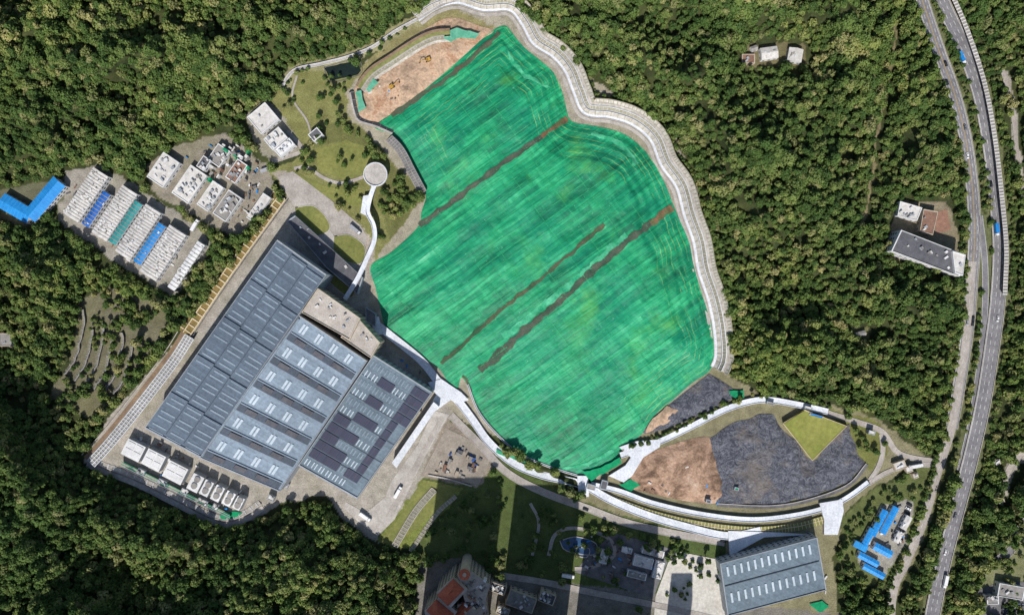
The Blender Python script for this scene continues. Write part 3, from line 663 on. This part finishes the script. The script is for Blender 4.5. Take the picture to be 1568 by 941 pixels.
for i,(x,y,L_,W_2) in enumerate([(204,689,30,26),(235,704,30,26),(268,723,32,27),(299,739,18,26),(316,747,14,24),(333,755,14,24),(350,763,14,22),(365,770,12,20)]):
    mb=MB('cooling_tower_unit');mb.box(x,y,L_,W_2,-27,0,8,M['wallg'],M['white']);n=2 if L_>20 else 1
    for k in range(n):
        for l in(0,1):
            a=math.radians(-27);dx=(k-(n-1)/2)*L_*.45;dy=(l-.5)*W_2*.42;cx=x+dx*math.cos(a)+dy*math.sin(a);cy=y-dx*math.sin(a)+dy*math.cos(a)
            if L_<20: mb.cyl(cx,cy,2.3,8,9.2,M['white'],M['greyr'],12)
            else: mb.box(cx,cy,L_*.38,W_2*.36,-27,8,8.4,M['offw'],M['white'])
    mb.build()
mb=MB('pipe_rack');
for k in range(5):
    a,b_=(185,706+k*2.2),(352,788+k*1.6);L=np.array([a,((a[0]+b_[0])/2,(a[1]+b_[1])/2),b_],float);wallstrip(mb,L,0,.8,3,3.8+.2*k,random.choice((M['wallg'],M['conc_dk'],M['green'],M['white'])))
mb.build()
for x,y in((216,722),(248,738),(282,752),(310,768),(330,775),(415,762),(436,742)): building('pump_house',rect(x,y,random.uniform(8,16),8,-27),4,M['offw'],M['wallg'],.4,False,2)
# ---------------------------------------------------------------- camps
sa_=58.5
for i,(x,y,L_,W_2,m,cl,rb) in enumerate([(131,298,84,27,M['offw'],40,18),(147,320,60,12,M['blued'],3,10),(175,326,86,27,M['offw'],40,18),(192,341,74,13,M['teal'],0,12),(211,355,86,27,M['offw'],40,18),(229,373,70,13,M['blue'],3,12),(249,387,84,30,M['offw'],46,18),(285,407,84,13,M['white'],14,14)]):
    gable('prefab_dormitory' if m in(M['offw'],M['white']) else 'covered_walkway_shed',x,y,L_,W_2,sa_-2,7,1.4 if W_2>20 else .8,m,clut=cl,ribn=rb)
bl2=mat('blue_sheet_rib',S(60,165,230))
gable('blue_roof_warehouse',68,305,72,24,50,6,2,M['blue'],ribn=12,mr=bl2);gable('blue_roof_warehouse',24,319,52,24,-30,5.6,1.6,M['blue'],ribn=9,mr=bl2)
for x,y,l,w,m,cl in((250,260,46,30,M['offw'],14),(290,282,52,30,M['offw'],20),(322,300,44,20,M['offw'],14),(348,315,44,24,M['greyr'],16),(396,318,46,14,M['offw'],5),(335,238,30,22,M['greyr'],10),(362,262,34,18,M['brick'],6),(312,250,20,14,M['darkr'],5),(403,181,36,34,M['offw'],2),(422,212,30,22,M['offw'],12),(436,226,30,14,M['white'],8),(483,206,18,14,M['darkr'],1)):
    building('site_office',rect(x,y,l,w,sa_-3 if x<400 else 40),random.uniform(5,8),m,M['white'],.5,True,cl)
mb=MB('scaffold_netting');
for k in range(40):
    x=random.uniform(318,388);y=random.uniform(222,275);mb.box(x,y,random.uniform(3,9),random.uniform(2,5),random.choice((55,145)),0,random.uniform(2,7),random.choice((M['green'],M['white'],M['brick'],M['greyr'],M['greyr'],M['offw'],M['conc_dk'])))
mb.build()
mb=MB('stored_materials')
for (qx,lo) in (([(95,330),(110,262),(300,365),(262,448)],70),([(228,262),(345,210),(410,262),(372,355)],70),([(180,690),(222,660),(380,760),(350,790)],40),([(560,470),(660,590),(640,650),(600,560)],20),([(960,740),(1090,700),(1100,770),(985,755)],26),([(900,820),(1010,840),(1000,905),(890,880)],60),([(1108,868),(1118,940),(1275,905),(1285,880)],16),([(1315,860),(1345,775),(1398,770),(1380,840)],40),([(545,160),(600,110),(680,70),(600,165)],22)):
    for k in range(lo):
        q=Q(qx,random.random(),random.random());mb.box(q[0],q[1],random.uniform(1.5,7),random.uniform(1,3),random.choice((56,-34,20,80)),.1,random.uniform(.6,2.6),random.choice((M['white'],M['greyr'],M['conc_dk'],M['offw'],M['soild'],M['blue'],M['darkr'],M['brick'])))
mb.build()
# right-hand buildings
building('school_block',[(1379,352),(1477,390),(1468,423),(1364,384)],14,M['darkr'],M['white'],1,True,10)
building('stair_tower',[(1458,384),(1478,390),(1474,422),(1462,418)],16,M['offw'],M['white'],.6,True,1)
building('house',[(1378,308),(1412,318),(1404,338),(1374,330)],6,M['offw'],M['white'],.5,True,8)
building('house',[(1414,320),(1436,324),(1428,360),(1408,354)],6,M['brick'],M['cream'],.5,True,3)
mb=MB('clay_court');mb.sheet([(1432,326),(1450,320),(1456,352),(1432,358)],.15,mat('clay',S(160,122,104),S(136,104,88),.3));mb.build()
building('house',rect(1146,90,20,14,0),4,M['brick'],M['cream'],.3,False,2);gable('house',1178,81,26,18,8,5,1.5,M['offw'],clut=4);gable('house',1218,84,20,22,80,5,1.5,M['offw'],clut=5);gable('house',1155,74,10,8,20,3,1,M['greyr'])
building('hut',rect(10,520,22,20,0),5,M['greyr'],M['cream'],.4,True,1);gable('hut',1318,511,16,8,15,3,1,M['greyr']);building('hut',rect(2,168,14,14,0),4,M['greyr'],M['cream'])
for x,y,l,w,a in((1362,796,46,10,62),(1346,800,44,10,62),(1330,822,30,10,62),(1352,842,30,12,-28),(1330,856,34,10,-28),(1338,874,36,10,-28),(1318,836,10,22,62)):
    gable('blue_roof_hut',x,y,l,w,a,4,1,M['blue'],ribn=6,mr=bl2)
gable('storage_hut',1388,800,22,10,62,4,1,M['offw'],clut=4);gable('storage_hut',1376,822,18,9,62,4,1,M['offw'],clut=4)
for x,y,l,w in((1378,712,18,12),(1392,718,10,10),(1402,728,8,8),(1525,708,14,8),(1533,765,9,9)): building('guard_house',rect(x,y,l,w,20),4,M['offw'],M['cream'],.3,False,3)
for x,y,l,w,a in((1548,905,40,20,-10),(1520,918,18,12,0)): building('roadside_office',rect(x,y,l,w,a),6,M['greyr'],M['white'],.5,True,6)
mb=MB('parking_surface');mb.sheet([(1495,905),(1530,890),(1600,890),(1600,941),(1495,941)],.2,M['conc_dk']);mb.build()
mb=MB('treatment_hall');QH=[(1102,862),(1251,822),(1265,902),(1114,942)]
building('',QH,14,M['roofC'],M['wallg'],.8,True,mb=mb,fin=False)
for k in range(13):
    u=.06+k*.07
    for v in(.2,.7): mb.prism(QR(QH,u,u+.02,v-.1,v+.08),14,14.5,M['skyg'],M['skyl'])
mb.prism(QR(QH,.02,.98,.44,.455),14,14.6,M['gutter']);mb.build()
for x,y,l,w,m,z in((985,860,30,16,M['offw'],5),(1000,845,34,10,M['conc'],4),(975,880,30,10,M['greyr'],4),(1008,872,14,26,M['offw'],4),(925,852,12,20,M['offw'],4),(960,842,16,8,M['white'],3)):
    building('utility_building',rect(x,y,l,w,-14),z,m,M['white'],.4,False,5)
mb=MB('settling_pool')
for pl in([(858,828),(882,822),(912,832),(908,848),(868,842)],[(885,838),(902,840),(898,852),(882,848)]): 
    q=[tuple(a) for a in spoly(pl,4)];mb.sheet(q,.5 if pl[0][0]==858 else .6,M['pool']);L=np.array(q+q[:2]);wallstrip(mb,L,0,1.4,0,.8,M['conc'])
mb.build()
road('campus_path',[(840,850),(850,818),(880,808),(930,822),(940,850),(905,868),(880,870)],4,M['road_lt'],.3)
road('campus_path',[(765,880),(830,890),(900,905),(1000,925),(1100,948)],8,M['road_lt'],.34)
road('campus_path',[(812,770),(825,800),(815,850)],3,M['road_lt'],.3)
# ---------------------------------------------------------------- second landfill
def mh(x,y,e): return .4+2.2*np.clip(e/25,0,1)+2.6*(fbm(x/11,y/11,4,4)-.5)*np.clip(e/6,0,1)
dm,nt,b=newmat('black_geomembrane');p=gpos(nt)
wr=noise(nt,p,.14,7,.75,1.6)
wl_=math_(nt,'ABSOLUTE',math_(nt,'SUBTRACT',wr,.5))
c=ramp(nt,noise(nt,p,.3,8,.8,.8),[(.3,S(44,47,56)),(.5,S(74,77,88)),(.72,S(128,130,138))])
c=mixc(nt,ramp(nt,wl_,[(0.,.6),(.035,0.)]),c,S(160,162,170))
c=mixc(nt,ramp(nt,noise(nt,p,.03,5,.65),[(.52,0.),(.64,.6)]),c,S(138,126,114))
nt.links.new(c,b.inputs['Base Color']);b.inputs['Roughness'].default_value=.5
bm=nd(nt,'ShaderNodeBump');bm.inputs['Distance'].default_value=2.5;nt.links.new(wr,bm.inputs['Height']);nt.links.new(bm.outputs[0],b.inputs['Normal'])
drape('black_membrane_cell',rough([(1085,672),(1130,645),(1160,634),(1186,637),(1205,665),(1246,706),(1290,655),(1300,650),(1308,680),(1326,708),(1300,738),(1240,762),(1180,772),(1100,772),(1098,730)],3,12),mh,dm,3)
drape('exposed_earth_cell',[(965,722),(985,700),(1015,685),(1080,668),(1094,690),(1106,728),(1108,766),(1060,768),(985,752),(955,742)],lambda x,y,e:.2+2*np.clip(e/20,0,1)+2*(fbm(x/16,y/16,2)-.5)*np.clip(e/6,0,1),M['earth'],3.5)
drape('exposed_earth_cell',[(1086,572),(1100,580),(1125,598),(1118,612),(1060,640),(1000,662),(984,660),(1000,640),(1030,615)],mh,dm,3.5)
drape('exposed_earth_cell',rough([(998,641),(1022,622),(1038,628),(1022,648),(990,660)],2,8),lambda x,y,e:mh(x,y,e)+.9,M['soil'],3.5)
mb=MB('sports_field');mb.sheet([tuple(q) for q in rough([(1200,648),(1232,628),(1296,652),(1244,704)],.3)],4.2,M['lawnf'])
L=np.array([(1200,648),(1232,628),(1296,652),(1244,704),(1200,648),(1232,628)],float);wallstrip(mb,L,0,1.2,0,4.6,M['beige']);mb.build()
mb=MB('geotextile_edge');L=smooth([(1098,775),(1180,778),(1240,768),(1300,745),(1330,712)],5);strip(mb,L,0,4,1,.5,M['conc_dk']);wallstrip(mb,L,4,1,0,1.5,M['conc']);mb.build()
for x,y,l,w,m in((1250,636,22,3,M['blue']),(1128,748,7,5,M['green']),(1180,617,12,4,M['greyr']),(1238,624,12,4,M['offw']),(1335,662,10,6,M['offw']),(905,745,14,8,M['greyr']),(925,742,10,14,M['darkr']),(1085,767,8,5,M['darkr'])):
    building('site_hut',rect(x,y,l,w,-15),5,m,M['wallg'],.3,False)
cols=[M['offw'],M['greyr'],M['conc_dk'],M['greyr'],M['blued'],M['cream'],M['brick'],M['darkr']]
QY=[(683,655),(757,690),(733,742),(646,726)]
for k in range(34):
    q=Q(QY,random.uniform(.15,.85),random.uniform(.25,.92));mb=MB('shipping_container' if k%3==0 else 'material_stack')
    a=random.choice((60,-28,-20,70));l=random.uniform(6,12) if k%3==0 else random.uniform(3,9);w=4.4 if k%3==0 else random.uniform(2,4);h=2.6 if k%3==0 else 1.2;m=random.choice(cols)
    mb.box(q[0],q[1],l,w,a,.2,.2+h,m)
    nr=6
    for j in range(nr): 
        u=(j+.5)/nr;r=rect(q[0],q[1],l,w,a);mb.prism(QR(r,u-.03,u+.03,.02,.98),.2+h,.35+h,m)
    mb.build()
mb=MB('ribbed_embankment');L=smooth([(668,752),(640,785),(608,838)],5);strip(mb,L,-9,0,.4,1.6,M['revet_dk']);ribs(mb,L,-9,0,.4,1.6,1,M['conc'],1,.3);wallstrip(mb,L,-9.6,1,0,1,M['conc']);wallstrip(mb,L,0,1,0,2,M['conc'])
L=smooth([(700,762),(670,790),(632,845)],5);strip(mb,L,-7,0,.4,1.6,M['revet_dk']);ribs(mb,L,-7,0,.4,1.6,1,M['conc'],1,.3)
L=smooth([(655,728),(690,735),(722,745)],5);wallstrip(mb,L,0,2,0,1.2,M['conc']);mb.build()
# ---------------------------------------------------------------- towers to the south
def hip(mb,cx,cy,L,W,ang,z,h,m):
    r=[P(x,y,z) for x,y in rect(cx,cy,L,W,ang)];e=[P(x,y,z+h) for x,y in rect(cx,cy,max(L-W,.5)*.95,.6,ang)]
    mb.face([r[3],r[2],e[2],e[3]],m);mb.face([r[1],r[0],e[0],e[1]],m);mb.face([r[2],r[1],e[1],e[2]],m);mb.face([r[0],r[3],e[3],e[0]],m)
mb=MB('red_roof_building');TZ=32
for pl,z in (([(668,908),(694,884),(716,902),(690,930)],TZ),([(650,934),(672,914),(700,936),(682,962),(655,960)],TZ-3),([(700,880),(722,874),(750,895),(742,925),(712,920)],TZ-5),([(700,925),(745,918),(748,965),(700,965)],TZ-8)):
    w=[P(x,y,z)[:2] for x,y in pl];mb.prismw(w,0,z,M['cream'],M['annex']);mb.windows(w,0,z,M['glass'],3.2,3.2)
for cx,cy,L_,W_2,a,z,m in((690,906,36,24,45,TZ+.3,M['redr']),(674,937,36,24,-40,TZ-2.7,M['redr']),(706,935,30,14,45,TZ-7.7,M['redr'])):
    hip(mb,cx,cy,L_,W_2,a,z,5.,m)
mb.cyl(711,880,3.8,0,TZ+6,M['cream'],M['annex'],14);mb.cyl(711,880,4.2,TZ+6,TZ+7.5,M['redr'],n=14,r2=2.4);mb.cyl(711,880,1.4,TZ+7.5,TZ+9,M['cream'],n=10)
for k in range(46):
    q=(random.uniform(712,748),random.uniform(888,941));mb.box(q[0],q[1],random.uniform(2,8),random.uniform(1.5,4),random.choice((45,-45,-35)),TZ-9,random.uniform(TZ-6,TZ-2),random.choice((M['cream'],M['greyr'],M['white'],M['annex'],M['conc_dk'],M['brick'])))
mb.build()
def towb(name,x0,x1,y0,y1,z,wall):
    w=[((x-784)*.5,(470.5-y)*.5) for x,y in((x0,y0),(x1,y0),(x1,y1),(x0,y1))];mb=MB(name);mb.prismw(w,0,z,wall,M['annex']);mb.windows(w,0,z,M['glass'],3.4,3.2)
    cx,cy=(w[0][0]+w[1][0])/2,(w[0][1]+w[2][1])/2
    for k in(-.3,0.,.3):
        ww=abs(w[1][0]-w[0][0]);q=[(cx+k*ww-ww*.11,cy-4),(cx+k*ww+ww*.11,cy-4),(cx+k*ww+ww*.11,cy+4),(cx+k*ww-ww*.11,cy+4)];mb.prismw(q,z,z+5,wall,M['greyr'])
    mb.build()
towb('apartment_tower',640,738,985,1030,148,M['cream'])
towb('apartment_tower',765,862,945,995,118,M['cream'])
towb('apartment_tower',876,985,990,1035,110,M['cream'])
towb('apartment_tower',1008,1040,1045,1085,98,M['cream'])
for x,y,l,w,m in((762,900,26,14,M['darkr']),(798,920,44,24,M['greyr']),(770,935,20,12,M['annex']),(838,915,24,16,M['darkr'])): building('podium_building',rect(x,y,l,w,-20),9,m,M['cream'],.7,True,12)
# ---------------------------------------------------------------- vehicles
def vmesh(name,parts,wheels):
    me=MB(name)
    for (x0,x1,y,z0,z1,tx0,tx1,ty,m) in parts:
        b0=[(x0,-y),(x1,-y),(x1,y),(x0,y)];t=[(tx0,-ty),(tx1,-ty),(tx1,ty),(tx0,ty)]
        for i in range(4):
            j=(i+1)%4;me.face([(*b0[i],z0),(*b0[j],z0),(*t[j],z1),(*t[i],z1)],m)
        me.face([(*q,z1) for q in t],m)
    for x,y,r in wheels:
        n=10;c=[(x+r*math.cos(6.283*i/n),r+r*math.sin(6.283*i/n)) for i in range(n)]
        for s in(-1,1):
            me.face([(a,y+s*.12,z) for a,z in (c if s<0 else c[::-1])],M['black'])
        for i in range(n):
            j=(i+1)%n;me.face([(c[i][0],y-.12,c[i][1]),(c[i][0],y+.12,c[i][1]),(c[j][0],y+.12,c[j][1]),(c[j][0],y-.12,c[j][1])],M['black'])
    o=me.build();m=o.data;bpy.data.objects.remove(o);return m
wh4=[(x,y,.33) for x in(-1.4,1.4) for y in(-.85,.85)]
carcols=[mat('car_white',S(235,235,235),rough=.3,var=.03),mat('car_silver',S(170,172,176),rough=.3,var=.03),mat('car_dark',S(45,46,50),rough=.3,var=.05),mat('car_grey',S(110,112,118),rough=.3,var=.05)]
carm=[vmesh('car_body',[(-2.25,2.25,.9,.3,.85,-2.2,2.15,.86,c),(-1.7,1.1,.82,.85,1.4,-1.3,.5,.66,M['glass']),(-1.25,.45,.64,1.4,1.46,-1.2,.4,.6,c),(1.1,2.2,.86,.85,.95,1.15,2.05,.8,c)],wh4) for c in carcols]
trm=[vmesh('truck_body',[(-5,2.4,1.25,.9,3.3,-5,2.4,1.25,c),(2.7,5,1.2,.6,2.7,2.8,4.5,1.1,carcols[0]),(4.5,4.95,1.05,1.5,2.5,4.4,4.5,1.,M['glass']),(-5,5,.5,.6,.9,-5,5,.5,M['black'])],[(x,y,.5) for x in(-4,-2.8,3.6) for y in(-1.05,1.05)]) for c in(carcols[0],M['blue'],carcols[1])]
def place(me_,name,x,y,ang,z):
    o=bpy.data.objects.new(name,me_);o.location=P(x,y,z);o.rotation_euler=(0,0,math.radians(ang));sc.collection.objects.link(o)
def onroad(pts,z,lanes,n,rngs=(0,1),ptruck=.2):
    L=smooth(pts,3);N=normals(L)
    for k in range(n):
        i=int(len(L)*random.uniform(*rngs));i=min(max(i,1),len(L)-2);o_=random.choice(lanes);q=L[i]+N[i]*o_;d=L[i+1]-L[i];a=math.degrees(math.atan2(-d[1],d[0]))
        if random.random()<ptruck: place(trm[0],'truck',q[0],q[1],a,z)
        else: place(random.choice(carm),'car',q[0],q[1],a,z)
onroad(HWL,.22,(-6,-2.2,2.2,6),7,(.1,.85),0);onroad(HWR,.42,(-7,-2,2,7),8,(.1,.93),.12);onroad(SVC,.34,(-2.6,2.6),2,(.1,.8),0);onroad(OUTR,.32,(-2,2),2,ptruck=0)
place(trm[1],'truck',1471,90,-66,.42);place(trm[1],'truck',1524,352,-84,.42)
for k in range(9): place(carm[random.randrange(4)],'parked_car',458+k*5.2,347+k*3.8,125,.25)
for k in range(10): place(carm[random.randrange(4)],'parked_car',1392-k*1.8,772+k*6,-28,.2)
for k in range(12): place(carm[random.randrange(4)],'parked_car',1535+(k%6)*6,927+(k//6)*8,80,.25)
for x,y,a in((520,412,-40),(545,352,-40),(610,752,60),(1402,712,10),(560,790,-35),(870,880,-10),(300,345,60),(410,260,20)): place(random.choice([trm[0],trm[2]]),'truck',x,y,a,.3)
def exc(x,y,a,z):
    mb=MB('excavator');Y=M['yellow'];K=M['black']
    def bx(x0,x1,y0,y1,z0,z1,m): 
        mb.prismw([(x0,y0),(x1,y0),(x1,y1),(x0,y1)],z0,z1,m,m,True)
    bx(-2.2,2.2,-1.6,-.95,0,.9,K);bx(-2.2,2.2,.95,1.6,0,.9,K);bx(-1,1,-.95,.95,.4,1,K);bx(-2.4,1.2,-1.4,1.4,1,2.1,Y);bx(.1,1.6,.3,1.3,2.1,3.1,M['glass']);bx(.15,1.5,.35,1.25,3.1,3.2,Y)
    for p,q,w in(((1.2,-.1,1.8),(4.4,-.1,4.4),.25),((4.4,-.1,4.4),(6.6,-.1,4),.2),((6.6,-.1,4),(7.2,-.1,1.4),.16)):
        p=Vector(p);q=Vector(q);d=(q-p).normalized();u=Vector((-d.z,0,d.x))*w;s=Vector((0,w,0))
        c0=[p+u+s,p+u-s,p-u-s,p-u+s];c1=[q+u+s,q+u-s,q-u-s,q-u+s]
        for i in range(4):
            j=(i+1)%4;mb.face([c0[i],c0[j],c1[j],c1[i]],Y)
    bx(6.8,7.6,-.6,.4,.3,1.2,K);o=mb.build();o.location=P(x,y,z);o.rotation_euler=(0,0,math.radians(a));o.scale=(.9,)*3
exc(600,133,30,2.8);exc(655,92,200,3.0)
# ---------------------------------------------------------------- trees
lm,nt,b=newmat('tree_foliage');p=gpos(nt);oi=nd(nt,'ShaderNodeObjectInfo')
c=ramp(nt,oi.outputs['Random'],[(0.,S(66,90,46)),(.3,S(84,107,54)),(.6,S(102,121,63)),(.85,S(122,133,76)),(1.,S(144,142,96))])
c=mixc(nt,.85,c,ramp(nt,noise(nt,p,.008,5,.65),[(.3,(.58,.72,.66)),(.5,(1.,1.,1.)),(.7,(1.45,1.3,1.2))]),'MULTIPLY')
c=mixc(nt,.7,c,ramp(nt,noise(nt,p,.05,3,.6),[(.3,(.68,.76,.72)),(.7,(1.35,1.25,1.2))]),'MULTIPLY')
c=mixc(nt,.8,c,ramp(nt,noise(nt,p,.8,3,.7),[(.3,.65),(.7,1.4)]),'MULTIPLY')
nt.links.new(c,b.inputs['Base Color']);b.inputs['Roughness'].default_value=.8;b.inputs['Specular IOR Level'].default_value=.15
lcore=mat('shaded_inner_foliage',S(60,76,40),S(46,60,32),.5)  # darker green cores, shade inside the crown put into their colour
def make_tree(seed,R=3.3,H=7.5,n=300,lf=.55):
    r=random.Random(seed);v=[];f=[];mi=[]
    def add(pts,m):
        i=len(v);v.extend(pts);f.append(list(range(i,i+len(pts))));mi.append(m)
    def limb(a,b_,r0,r1):
        a=Vector(a);b_=Vector(b_);d=(b_-a).normalized();u=d.orthogonal().normalized();w=d.cross(u)
        for i in range(5):
            t0,t1=i*1.2566,(i+1)*1.2566;e0=u*math.cos(t0)+w*math.sin(t0);e1=u*math.cos(t1)+w*math.sin(t1)
            add([tuple(a+e0*r0),tuple(a+e1*r0),tuple(b_+e1*r1),tuple(b_+e0*r1)],1)
    limb((0,0,-1),(0,0,H*.55),.28,.16)
    lobes=[(Vector((0,0,H*.78)),R*.62)]
    k=r.randint(5,7)
    for i in range(k):
        a=6.283*i/k+r.uniform(-.4,.4);rr=R*r.uniform(.42,.72);c_=Vector((rr*math.cos(a),rr*math.sin(a),H*r.uniform(.45,.78)));lobes.append((c_,R*r.uniform(.3,.52)));limb((0,0,H*.4),c_,.12,.05)
    for c_,q in lobes:
        for i in range(6):
            for s_,e in((-.6,-.1),(-.1,.55)):
                t0,t1=i*1.047,(i+1)*1.047;g=lambda t,z:tuple(c_+Vector((math.cos(t)*math.cos(z*1.4),math.sin(t)*math.cos(z*1.4),math.sin(z*1.4)))*q*.72)
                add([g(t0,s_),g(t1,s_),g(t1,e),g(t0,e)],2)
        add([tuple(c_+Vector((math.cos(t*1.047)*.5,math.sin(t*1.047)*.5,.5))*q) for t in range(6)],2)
    tot=sum(q*q for _,q in lobes)
    for c_,q in lobes:
        for i in range(int(n*q*q/tot)):
            z=r.uniform(-.35,1);t=r.uniform(0,6.283);h=math.sqrt(max(0,1-z*z));d=Vector((h*math.cos(t),h*math.sin(t),z))
            o_=c_+d*q*r.uniform(.8,1.13);nn=(d+Vector((r.gauss(0,.4),r.gauss(0,.4),r.gauss(0,.4)+.2))).normalized();u=nn.orthogonal().normalized();w=nn.cross(u);an=r.uniform(0,6.28);u,w=u*math.cos(an)+w*math.sin(an),w*math.cos(an)-u*math.sin(an);s_=lf*r.uniform(.6,1.25)
            add([tuple(o_+u*s_),tuple(o_+w*s_*.7),tuple(o_-u*s_),tuple(o_-w*s_*.7)],0)
    me=bpy.data.meshes.new('broadleaf_tree');me.from_pydata(v,[],f)
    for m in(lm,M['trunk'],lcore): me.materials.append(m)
    me.polygons.foreach_set('material_index',mi);me.update();return bpy.data.objects.new('broadleaf_tree',me)
col_=bpy.data.collections.new('tree_kinds')
for s_ in range(9): col_.objects.link(make_tree(s_,R=2.8+.45*(s_%3),H=6.2+1.0*(s_%4),n=320))
def scatter(name,pts,rot,scl,idx):
    me=bpy.data.meshes.new(name);me.from_pydata([tuple(q) for q in pts],[],[])
    a=me.attributes.new('rot','FLOAT_VECTOR','POINT');a.data.foreach_set('vector',np.asarray(rot,np.float32).ravel())
    a=me.attributes.new('scl','FLOAT_VECTOR','POINT');a.data.foreach_set('vector',np.asarray(scl,np.float32).ravel())
    a=me.attributes.new('kind','INT','POINT');a.data.foreach_set('value',np.asarray(idx,np.int32))
    o=bpy.data.objects.new(name,me);sc.collection.objects.link(o)
    g=bpy.data.node_groups.new(name+'_instances','GeometryNodeTree');g.interface.new_socket('Geometry',in_out='INPUT',socket_type='NodeSocketGeometry');g.interface.new_socket('Geometry',in_out='OUTPUT',socket_type='NodeSocketGeometry')
    gi=g.nodes.new('NodeGroupInput');go=g.nodes.new('NodeGroupOutput');ip=g.nodes.new('GeometryNodeInstanceOnPoints');ci=g.nodes.new('GeometryNodeCollectionInfo')
    ci.inputs['Collection'].default_value=col_;ci.inputs['Separate Children'].default_value=True;ci.inputs['Reset Children'].default_value=True
    def na(n,t):
        q=g.nodes.new('GeometryNodeInputNamedAttribute');q.data_type=t;q.inputs['Name'].default_value=n;return q.outputs['Attribute']
    er=g.nodes.new('FunctionNodeEulerToRotation');g.links.new(na('rot','FLOAT_VECTOR'),er.inputs[0])
    g.links.new(gi.outputs[0],ip.inputs['Points']);g.links.new(ci.outputs[0],ip.inputs['Instance']);ip.inputs['Pick Instance'].default_value=True
    g.links.new(na('kind','INT'),ip.inputs['Instance Index']);g.links.new(er.outputs[0],ip.inputs['Rotation']);g.links.new(na('scl','FLOAT_VECTOR'),ip.inputs['Scale']);g.links.new(ip.outputs[0],go.inputs[0])
    md=o.modifiers.new('instances','NODES');md.node_group=g;return o
sp_=8.6
gx,gy=np.meshgrid(np.arange(-170,1760,sp_),np.arange(-170,1110,sp_*.88));gx=gx+(np.arange(gx.shape[0])%2)[:,None]*sp_/2
gx=(gx+rng.uniform(-.52,.52,gx.shape)*sp_).ravel();gy=(gy+rng.uniform(-.52,.52,gy.shape)*sp_).ravel()
dn=samp(ZD,gx,gy)
clus=np.clip((fbm(gx/22,gy/22,5,2)-.42)*6,0,1)*2.2
for dx,dy in((4,0),(-4,0),(0,4),(0,-4)):
    q=samp(ZD,gx+dx,gy+dy);dn=np.where((dn>.99)&(q<.02),0,np.minimum(dn,np.where(q<.001,0,1)))
thin=1-.55*np.clip((fbm(gx/28,gy/28,7,3)-.6)*9,0,1)
keep=rng.random(gx.shape)<np.where(dn>.99,.985*thin,dn*clus)
full=dn>.99
gx,gy,full=gx[keep],gy[keep],full[keep]
bad=np.zeros(gx.shape,bool)
for pl in(QA,QB,QC,QD,QH,TL): bad|=pip(pl,gx,gy)
for L,w in((HWL,14),(HWR,17),(HWM,9),(SVC,10),(PERI,10),(PERI2,9),(OUTR,10),(CHAN3,9),([(573,284),(563,325),(573,368),(548,425),(528,458)],9)): bad|=segd(gx,gy,[tuple(q) for q in smooth(L,20)],False)<w
for L in QT: bad|=(segd(gx,gy,L,False)<4.5)
bad|=np.hypot(gx-575,gy-267)<26
gx,gy,full=gx[~bad],gy[~bad],full[~bad]
n=len(gx);z=hterr(gx,gy)-.3;s_=rng.uniform(.6,1.25,n)*(.72+.62*vn(gx/50,gy/50,6))*np.where(rng.random(n)<.07,1.35,1);s_=np.where(full,s_,s_*.75);
pts=[P(a,b_,c_) for a,b_,c_ in zip(gx,gy,z)]
scatter('forest_canopy',pts,np.stack([rng.uniform(-.1,.1,n),rng.uniform(-.1,.1,n),rng.uniform(0,6.28,n)],1),np.stack([s_,s_*rng.uniform(.85,1.15,n),s_*rng.uniform(.8,1.4,n)],1),rng.integers(0,9,n))
print('trees',n)
vx=[];vy=[]
for pts_,o0,o1,dsy in((HWL,11,19,.7),(HWL,-24,-12,.8),(HWR,-16,-13,.4),(HWR,14,22,.8),(SVC,-13,-8,.7),(REV,25,30,.8),(NCH,6,12,.7),(NCH,-9,-5,.3),(CHAN3,7,11,.5)):
    L=smooth(pts_,5);N=normals(L)
    for q,nn in zip(L,N):
        for r_ in range(2):
            if random.random()<dsy:
                o_=random.uniform(o0,o1);vx.append(q[0]+nn[0]*o_+random.uniform(-2,2));vy.append(q[1]+nn[1]*o_+random.uniform(-2,2))
vx=np.array(vx);vy=np.array(vy);bad=np.zeros(vx.shape,bool)
for L,w in((HWL,12),(HWR,14),(HWM,7),(SVC,8),(REV,22),(PERI,9),(PERI2,8)): bad|=segd(vx,vy,[tuple(q) for q in smooth(L,20)],False)<w
bad|=pip(TL,vx,vy)
vx,vy=vx[~bad],vy[~bad];n=len(vx);s_=rng.uniform(.3,.75,n)
scatter('roadside_shrubs',[P(a,b_,c_) for a,b_,c_ in zip(vx,vy,hterr(vx,vy)-.5)],np.stack([np.zeros(n),np.zeros(n),rng.uniform(0,6.28,n)],1),np.stack([s_,s_,s_],1),rng.integers(0,9,n))
# ---------------------------------------------------------------- light & camera
EL=math.radians(49)
dirv=Vector((-.12,-1,0)).normalized()*math.cos(EL)+Vector((0,0,math.sin(EL)))   # towards the sun
w=bpy.data.worlds.new('World');sc.world=w;w.use_nodes=True;nt=w.node_tree
sk=nt.nodes.new('ShaderNodeTexSky');sk.sky_type='NISHITA';sk.sun_disc=False;sk.sun_elevation=EL;sk.sun_rotation=math.atan2(dirv.x,dirv.y)
nt.links.new(sk.outputs[0],nt.nodes['Background'].inputs[0]);nt.nodes['Background'].inputs[1].default_value=.11
sd=bpy.data.lights.new('sun','SUN');sd.energy=4.9;sd.angle=math.radians(.5);sd.color=(1,.96,.91);so=bpy.data.objects.new('sun',sd);so.rotation_euler=dirv.to_track_quat('Z','Y').to_euler();sc.collection.objects.link(so)
cd=bpy.data.cameras.new('camera');cd.sensor_width=36;cd.lens=36*CH/784;cd.clip_end=20000;cd.clip_start=1;co=bpy.data.objects.new('camera',cd);co.location=(0,0,CH);sc.collection.objects.link(co);sc.camera=co
sc.view_settings.view_transform='Standard';sc.view_settings.look='None';sc.view_settings.exposure=0
